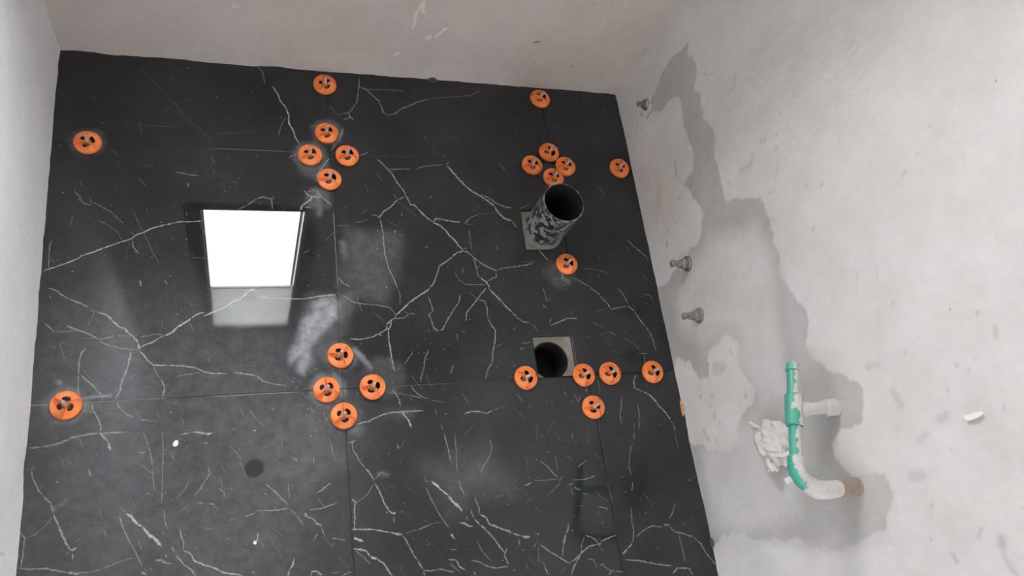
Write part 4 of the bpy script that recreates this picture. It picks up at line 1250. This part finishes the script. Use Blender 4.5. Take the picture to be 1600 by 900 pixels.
# ---------------------------------------------------------------- orange tile-levelling caps
def make_cap():
    root = empty('tile_leveling_clip', (0, 0, 0))
    NT, NR = 96, 18
    rs = np.linspace(.0042, .0262, NR)
    holes = [(math.radians(a), .0108) for a in (60, 180, 300)]
    def zt(r, th):
        loc = (th % (2 * math.pi / 3)) / (2 * math.pi / 3)
        b = math.sin(math.pi * min(1, max(0, (r - .003) / .0245))) ** .6
        return .0075 + .0115 * loc ** 2.2 * b + .0015 * (1 - r / .0262)
    bm = bmesh.new(); V = []
    for i in range(NR):
        row = []
        for k in range(NT):
            th = 2 * math.pi * (k + .5) / NT; r = rs[i]
            x, y = r * math.cos(th), r * math.sin(th)
            for (ha, hr) in holes:
                hx, hy = hr * math.cos(ha), hr * math.sin(ha)
                ca, sa = math.cos(ha), math.sin(ha)
                u = (x - hx) * ca + (y - hy) * sa; w = -(x - hx) * sa + (y - hy) * ca
                q = math.hypot(u / .0052, w / .0080)
                if .80 < q < 1.20:
                    x = hx + (u * ca - w * sa) / q; y = hy + (u * sa + w * ca) / q
            row.append(bm.verts.new((x, y, zt(math.hypot(x, y), th))))
        V.append(row)
    for i in range(NR - 1):
        for k in range(NT):
            vs4 = (V[i][k], V[i][(k + 1) % NT], V[i + 1][(k + 1) % NT], V[i + 1][k])
            cx = sum(v.co.x for v in vs4) / 4; cy = sum(v.co.y for v in vs4) / 4
            inside = False
            for (ha, hr) in holes:
                dx, dy = cx - hr * math.cos(ha), cy - hr * math.sin(ha)
                u = dx * math.cos(ha) + dy * math.sin(ha); w = -dx * math.sin(ha) + dy * math.cos(ha)
                if math.hypot(u / .0052, w / .0080) < .99: inside = True
            if not inside: bm.faces.new(vs4)
    prev = V[-1]
    for (r, z) in ((.0275, .0086), (.0286, .0072), (.0290, .0050), (.0290, .0006)):
        row = [bm.verts.new((r * math.cos(2 * math.pi * (k + .5) / NT), r * math.sin(2 * math.pi * (k + .5) / NT), z)) for k in range(NT)]
        for k in range(NT): bm.faces.new((prev[k], prev[(k + 1) % NT], row[(k + 1) % NT], row[k]))
        prev = row
    lo = [v for v in bm.verts]
    o = bm_obj('spin_cap', bm, M_ORANGE, root, sharp=50)
    s = o.modifiers.new('thickness', 'SOLIDIFY'); s.thickness = .0013; s.offset = -1
    # hub and three upright grip fins
    bm = bmesh.new(); lathe(bm, [(.004, .0052), (.0135, .0050), (.0142, .0044), (.0142, .0036), (.004, .0036)], 24, cap=False)
    hub = bm_obj('cap_hub', bm, M_ORANGE, root)
    for a in (0, 120, 240):
        bm = bmesh.new(); n = 12; t = .0010
        sec = []
        for i in range(n + 1):
            r = .0040 + (.0262 - .0040) * i / n; f_ = i / n
            z = zt(r, 2 * math.pi / 3 - .001) + .0003 + .0026 * max(0, math.sin(math.pi * f_))
            lean = .0006 * f_
            sec.append([bm.verts.new((r, -t - lean * .2, .0078)), bm.verts.new((r, t - lean * .2, .0078)), bm.verts.new((r, t * .7 + lean, z)), bm.verts.new((r, -t * .7 + lean, z))])
        for p_, q_ in zip(sec, sec[1:]):
            for k in range(4): bm.faces.new((p_[k], p_[(k + 1) % 4], q_[(k + 1) % 4], q_[k]))
        bm.faces.new(sec[0]); bm.faces.new(sec[-1])
        bmesh.ops.rotate(bm, verts=bm.verts, cent=(0, 0, 0), matrix=Matrix.Rotation(math.radians(a), 3, 'Z'))
        bm_obj('grip_fin', bm, M_ORANGE, root)
    bm = bmesh.new(); prof = []
    for i in range(60):
        z = .001 + i * .0005
        prof.append((z, .0029 + .00045 * math.sin(i * math.pi / 2)))
    prof += [(.0312, .0030), (.0335, .0033), (.0362, .0031), (.0370, .0020)]
    lathe(bm, prof, 14)
    tag(bm_obj('threaded_stem', bm, M_STEM, root), 'dusty clear plastic stem')
    # clear footplate of the clip, flat on the tile
    bm = bmesh.new(); lathe(bm, [(.0005, .0085), (.0012, .0085), (.0012, .0032), (.0005, .0032)], 40, cap=False)
    bm_obj('base_washer', bm, M_STEM, root)
    return root
def copy_thing(src):
    r = src.copy(); COL.objects.link(r)
    for ch in src.children:
        c = ch.copy(); COL.objects.link(c); c.parent = r
        for g_ in ch.children:
            d_ = g_.copy(); COL.objects.link(d_); d_.parent = c
    return r
CAPS = [  # x, y, turn in degrees, tilt, label
 (-.001, .802, 110, 'left of the two orange caps on the joints right beside the back wall'),
 (.594, .808, 60, 'orange levelling cap close to the back wall, straight beyond the black pipe'),
 (-.534, .598, 75, 'orange levelling cap alone on the far joint beside the left wall'),
 (-.004, .656, 90, 'farthest orange cap of the diamond of four by the left far tile corner'),
 (-.047, .591, 90, 'left orange cap of the diamond of four at the left far tile corner'),
 (.043, .594, 85, 'right orange cap of the diamond of four at the left far tile corner'),
 (-.004, .525, 70, 'nearest cap of the left far group of four, just beyond the window reflection'),
 (.593, .633, 20, 'farthest orange cap of the tight group of four beyond the black pipe'),
 (.537, .590, 75, 'left orange cap of the tight group of four beyond the black pipe'),
 (.635, .591, 70, 'right orange cap of the tight group of four beyond the black pipe'),
 (.593, .553, 75, 'orange cap nearest the black pipe rim, partly hidden by it'),
 (.801, .593, 75, 'orange levelling cap against the right wall on the far joint'),
 (.589, .298, 50, 'single orange levelling cap just in front of the black standing pipe'),
 (-.542, -.005, 20, 'large orange cap ringed with dust, on the near joint beside the left wall'),
 (-.003, .075, 50, 'upper orange cap of the near diamond of four, beside the white wipe mark'),
 (-.037, -.002, 95, 'left orange cap of the near diamond of four, ringed with white dust'),
 (.064, -.001, 60, 'right orange cap of the near diamond of four on the dark joint'),
 (-.003, -.062, 95, 'lowest orange cap of the near diamond of four, over the vertical joint'),
 (.431, .001, 20, 'orange levelling cap to the left of the square drain cut-out'),
 (.583, .000, 20, 'orange levelling cap touching the right edge of the square drain cut-out'),
 (.655, .001, 18, 'orange cap second to the right of the square drain cut-out'),
 (.775, -.001, 22, 'orange levelling cap against the right wall on the near joint'),
 (.594, -.081, 60, 'orange levelling cap on the joint just below the square drain cut-out'),
]
proto = None
for i, (x, y, rz, lab) in enumerate(CAPS):
    if proto is None: proto = make_cap(); c = proto
    else: c = copy_thing(proto)
    c.location = (x, y, .0008); c.rotation_euler = (math.radians(random.uniform(-1, 1)), math.radians(random.uniform(-1, 1)), math.radians(rz))
    tag(c, lab, 'tile clip', 'orange levelling caps on the tile joints')

# ---------------------------------------------------------------- green water pipe loop on the right wall
loop = empty('water_pipe', (XR, -.296, .525))
tag(loop, 'green plastic water pipe loop coated with plaster, sticking out of the right wall', 'pipe')
A = Vector((.7735, -.1325, .525)); B = Vector((.7222, -.3222, .525)); dr = (B - A).normalized()
def along(t): return A + dr * t
def lpart(name, pts, rads, m, jitter=0, label=None, caps=True, parent=None):
    bm = bmesh.new(); tube(bm, [Vector(p) - loop.location for p in pts], rads, 36, caps, jitter)
    o = bm_obj(name, bm, m, parent or loop, sharp=40)
    if label: tag(o, label)
    return o
Lp = (B - A).length
lpart('pipe_tube', [along(.012), along(Lp)], [.0113, .0113], M_GREEN)
lpart('end_plug', [along(t) for t in (0, .001, .012, .0122, .0155, .0157)], [.0100, .0116, .0118, .0134, .0134, .0116], M_GREENC, label='green end plug with a raised ring')
tc_ = (A.y + .2225) / -dr.y
lpart('tee_fitting', [along(tc_ - .030), along(tc_ - .0285), along(tc_ + .0285), along(tc_ + .030)], [.0150, .0163, .0163, .0150], M_GREEN, label='thicker green tee sleeve')
T0_ = along(tc_)
lpart('branch_pipe', [T0_ + Vector((.004, 0, 0)), T0_ + Vector((.028, 0, 0)), T0_ + Vector((.0285, 0, 0)), Vector((XR + .004, T0_.y, T0_.z))], [.0145, .0142, .0116, .0116], M_COATED, label='branch pipe coated with grey plaster')
lpart('branch_socket', [(XR - .024, T0_.y, T0_.z), (XR - .023, T0_.y, T0_.z), (XR - .006, T0_.y, T0_.z), (XR + .004, T0_.y, T0_.z)], [.0140, .0155, .0158, .0175], M_COATED, .0009)
# lower bend: out of the pipe end, round to the wall
W_ = Vector((XR + .003, -.3696, .5235))
K = [along(Lp - .018), along(Lp - .017), along(Lp), Vector((.7225, -.336, .525)), Vector((.729, -.3475, .525)), Vector((.738, -.3555, .525)), Vector((.7385, -.356, .525))]
lpart('elbow_fitting', K, [.0128, .0152, .0154, .0156, .0154, .0150, .0125], M_GREENC, .0003, label='green elbow half covered with plaster')
K2 = [Vector((.736, -.354, .525)), Vector((.7365, -.3545, .525)), Vector((.745, -.3625, .525)), Vector((.756, -.3675, .525)), Vector((.768, -.3693, .525)), Vector((.785, -.3696, .5248)), Vector((.803, -.3696, .5245)), Vector((.8035, -.3696, .5245))]
lpart('elbow_fitting', K2, [.0140, .0160, .0166, .0168, .0164, .0156, .0150, .0125], M_COATED, .0004, label='plaster covered elbow turning to the wall')
lpart('wall_sleeve', [Vector((.801, -.3696, .5245)), Vector((.8015, -.3696, .5245)), Vector((.8395, -.3696, .524)), W_], [.0140, .0158, .0163, .0163], M_DUCT, .0003, label='brown wall sleeve of the pipe')
S0 = Vector((.7235, -.3385, .520))
lpart('drain_nub', [S0, S0 + Vector((-.022, -.008, -.010))], [.0056, .0054], M_STUBTAN, label='short pale nub under the elbow')

# ---------------------------------------------------------------- test plugs low on the right wall
def wall_plug(loc, m, label, length=1.0, k=1.0):
    root = empty('wall_plug', loc)
    tag(root, label, 'pipe plug', 'test plugs low on the right wall')
    bm = bmesh.new(); lathe(bm, [(-.004, .0195 * k), (.0025, .0195 * k), (.004, .0180 * k), (.0042, .0150 * k), (.008, .0150 * k), (.0085, .0125 * k)], 40, axis='-x')
    bm_obj('wall_flange', bm, m, root)
    bm = bmesh.new(); lathe(bm, [(.006, .0128 * k), (.008, .0140 * k), (.015 * length, .0140 * k), (.0165 * length, .0126 * k)], axis='-x', sides=6)
    bm_obj('hex_nut', bm, m, root, smooth=False)
    bm = bmesh.new(); prof = [(.012, .0098 * k)]
    for i in range(7): prof += [((.0175 + i * .0016) * length, .0098 * k), ((.0183 + i * .0016) * length, .0086 * k)]
    prof += [(.030 * length, .0066 * k), (.036 * length, .0062 * k)]
    lathe(bm, prof, 28, axis='-x'); bm_obj('threaded_neck', bm, m, root)
    bm = bmesh.new(); lathe(bm, [(.0355 * length, .0070 * k), (.037 * length, .0095 * k), (.046 * length, .0095 * k), (.047 * length, .0085 * k)], axis='-x', sides=4)
    bmesh.ops.rotate(bm, verts=bm.verts, cent=(0, 0, 0), matrix=Matrix.Rotation(.6, 3, 'X'))
    bm_obj('square_head', bm, m, root, smooth=False)
    return root
wall_plug((XR, .231, .1615), M_STUB, 'grey stepped pipe plug on the right wall, farther of the close pair')
wall_plug((XR, .093, .1622), M_STUB, 'grey stepped pipe plug on the right wall, nearer of the close pair')
wall_plug((XR, .717, .1395), M_CHROME, 'shiny chrome pipe plug near the back corner beside a red stain', .55, .85)

# ---------------------------------------------------------------- wad of cloth stuffed in the wall behind the green pipe
def make_rag():
    root = empty('cloth_wad', (XR, -.252, .345))
    tag(root, 'crumpled white cloth wad stuffed in a hole in the right wall behind the green pipe', 'cloth')
    rnd = random.Random(5)
    bm = bmesh.new(); bmesh.ops.create_icosphere(bm, subdivisions=5, radius=1.0)
    dirs = [Vector((rnd.gauss(0, 1), rnd.gauss(0, 1), rnd.gauss(0, 1))).normalized() for _ in range(16)]
    offs = [rnd.uniform(0, 6) for _ in dirs]
    from mathutils import noise as mn
    for v_ in bm.verts:
        n = v_.co.normalized()
        w = 0
        for d_, o_ in zip(dirs, offs): w += abs(math.sin(3.2 * n.dot(d_) + o_))
        f_ = .64 + .036 * w + .42 * abs(mn.noise(n * 1.9)) + .10 * abs(mn.noise(n * 4.6)) + .02 * mn.noise(n * 12)
        v_.co = Vector((n.x * .034 * f_, n.y * .040 * f_, n.z * .036 * f_))
    bm_obj('wad_body', bm, M_WHITE, root, sharp=80).location = (-.012, 0, 0)
    def fold(pts, w0, thick=.0022):
        pts = [(p_[0] - (.011 if w0 > .004 else .004), p_[1], p_[2]) for p_ in pts]
        bm = bmesh.new(); tube(bm, pts, [w0 * (.35 + .65 * math.sin(math.pi * (i + .6) / (len(pts) + .2))) for i in range(len(pts))], 12, True, min(thick * .3, w0 * .12))
        bm_obj('cloth_fold', bm, M_WHITE, root, sharp=80)
    # twisted rolls and frayed tails; y is negative towards the camera, z is up
    fold([(-.006, .044, -.012), (-.016, .034, -.002), (-.026, .020, .014), (-.022, .006, .026), (-.014, -.006, .034)], .0068)
    fold([(-.020, .022, -.022), (-.032, .008, -.010), (-.034, -.006, .004), (-.026, -.016, .020), (-.012, -.024, .036)], .0072)
    fold([(-.018, -.016, -.026), (-.028, -.020, -.006), (-.026, -.026, .014), (-.012, -.030, .032), (-.002, -.030, .044)], .0062)
    fold([(-.010, -.024, -.030), (-.016, -.034, -.012), (-.014, -.040, .004), (-.006, -.044, .012)], .0046)
    fold([(-.014, .030, -.018), (-.020, .042, -.032), (-.016, .050, -.048), (-.010, .054, -.060)], .0062)
    fold([(-.014, .028, -.026), (-.016, .032, -.044), (-.010, .036, -.056)], .0046)
    fold([(-.012, .014, -.030), (-.016, .016, -.046), (-.010, .012, -.056)], .0042)
    fold([(-.022, -.030, -.012), (-.024, -.044, -.010), (-.018, -.056, -.008)], .0066)
    fold([(-.020, -.044, -.014), (-.020, -.054, -.022)], .0048)
    fold([(-.020, -.046, -.004), (-.018, -.058, .004)], .0048)
    fold([(-.020, -.042, -.004), (-.018, -.048, .010)], .0044)
    return root
make_rag()

# ---------------------------------------------------------------- chips, shards and crumbs
def lump(name, loc, size, m, label, cat, seed, rot=(0, 0, 0), cuts=3, rough=.35):
    from mathutils import noise as mn
    bm = bmesh.new(); bmesh.ops.create_icosphere(bm, subdivisions=cuts, radius=1.0)
    for v_ in bm.verts:
        n = v_.co.normalized(); f_ = 1 + rough * mn.noise(n * 1.7 + Vector((seed, 0, 0))) + rough * .5 * mn.noise(n * 4 + Vector((0, seed, 0)))
        v_.co = Vector((n.x * size[0] * f_, n.y * size[1] * f_, n.z * size[2] * f_))
    o = bm_obj(name, bm, m, None, sharp=30)
    o.location = loc; o.rotation_euler = rot
    tag(o, label, cat)
    return o
def shard(name, outline, thick, M, m, label, cat):
    bm = bmesh.new()
    top = [bm.verts.new((x, y, thick * (.8 + .4 * random.random()))) for x, y in outline]
    bot = [bm.verts.new((x * 1.04, y * 1.04, 0)) for x, y in outline]
    bm.faces.new(top); bm.faces.new(list(reversed(bot)))
    n = len(outline)
    for k in range(n): bm.faces.new((bot[k], bot[(k + 1) % n], top[(k + 1) % n], top[k]))
    bmesh.ops.bevel(bm, geom=list(bm.edges), offset=thick * .18, segments=1, affect='EDGES')
    o = bm_obj(name, bm, m, None, smooth=False)
    o.matrix_world = M
    tag(o, label, cat)
    return o
# wall basis: local x -> +y (away from camera), local y -> up, local z -> into the room
WB = Matrix(((0, 0, -1), (1, 0, 0), (0, 1, 0)))
def on_wall(y, z, spin=0, lift=.0005):
    m_ = (WB @ Matrix.Rotation(spin, 3, 'Z')).to_4x4(); m_.translation = Vector((XR - lift, y, z)); return m_
shard('plaster_flake', [(-.017, -.003), (-.012, .003), (-.002, .0045), (.008, .0035), (.016, .001), (.017, -.002), (.009, -.0045), (-.004, -.004), (-.014, -.0055)],
      .003, on_wall(-.306, .812, 1.51, .0035), M_CHIP, 'thin white plaster flake stuck high on the right wall', 'flake')
shard('terracotta_shard', [(-.020, -.004), (-.012, .003), (.000, .006), (.012, .0045), (.020, .000), (.012, -.004), (-.008, -.005)],
      .005, on_wall(-.100, .0060, 0, .0035), M_TERRA, 'thin pinkish orange shard wedged between the tiles and right wall', 'shard')
shard('cardboard_scrap', [(-.010, -.002), (-.011, .008), (-.004, .013), (.006, .010), (.011, .001), (.004, -.003)],
      .004, on_wall(-.425, .004, 0, .0030), M_BROWN, 'small dark brown scrap leaning on the right wall at the tile edge', 'scrap')
lump('mortar_lump', (.287, YT - .007, .004), (.012, .006, .009), M_MORTAR, 'small dark mortar lump at the foot of the back wall', 'mortar', 2.0)
lump('plaster_crumb', (-.341, -.096, .0022), (.0042, .0065, .0024), M_CHIP, 'largest white plaster crumb on the near left tile', 'crumb', 4.0, (0, 0, -.5), 3, .5)
lump('plaster_crumb', (-.192, -.306, .0020), (.0032, .0036, .0022), M_CHIP, 'round white crumb at the bottom of the photo, in front of the dark disc mark', 'crumb', 6.0, (0, 0, .3), 3, .5)
# uncountable grit over the tiles
rnd = random.Random(11); bm = bmesh.new()
for i in range(420):
    x, y = rnd.uniform(-.59, .82), rnd.uniform(-.5, .83)
    if rnd.random() < .35: x, y = rnd.choice([(-.03, 0), (-.25, -.15), (.1, .1), (-.3, .25), (.55, -.2), (.3, .1)]); x += rnd.gauss(0, .10); y += rnd.gauss(0, .10)
    if not (-.595 < x < .83 and y < .84): continue
    if any(c[0] - .005 < x < c[1] + .005 and c[2] - .005 < y < c[3] + .005 for c in CUTS): continue
    r = rnd.uniform(.0004, .0010) * (1.6 if rnd.random() < .06 else 1)
    ms = Matrix.Translation((x, y, .0007 + r * .5)) @ Matrix.Rotation(rnd.uniform(0, 6), 4, 'Z') @ Matrix.Diagonal((r * rnd.uniform(.7, 1.8), r, r * .6, 1))
    bmesh.ops.create_icosphere(bm, subdivisions=1, radius=1.0, matrix=ms)
o = bm_obj('plaster_grit', bm, M_GRIT, None, smooth=False)
tag(o, 'fine pale plaster grit scattered over the black tiles', 'grit', kind='stuff')
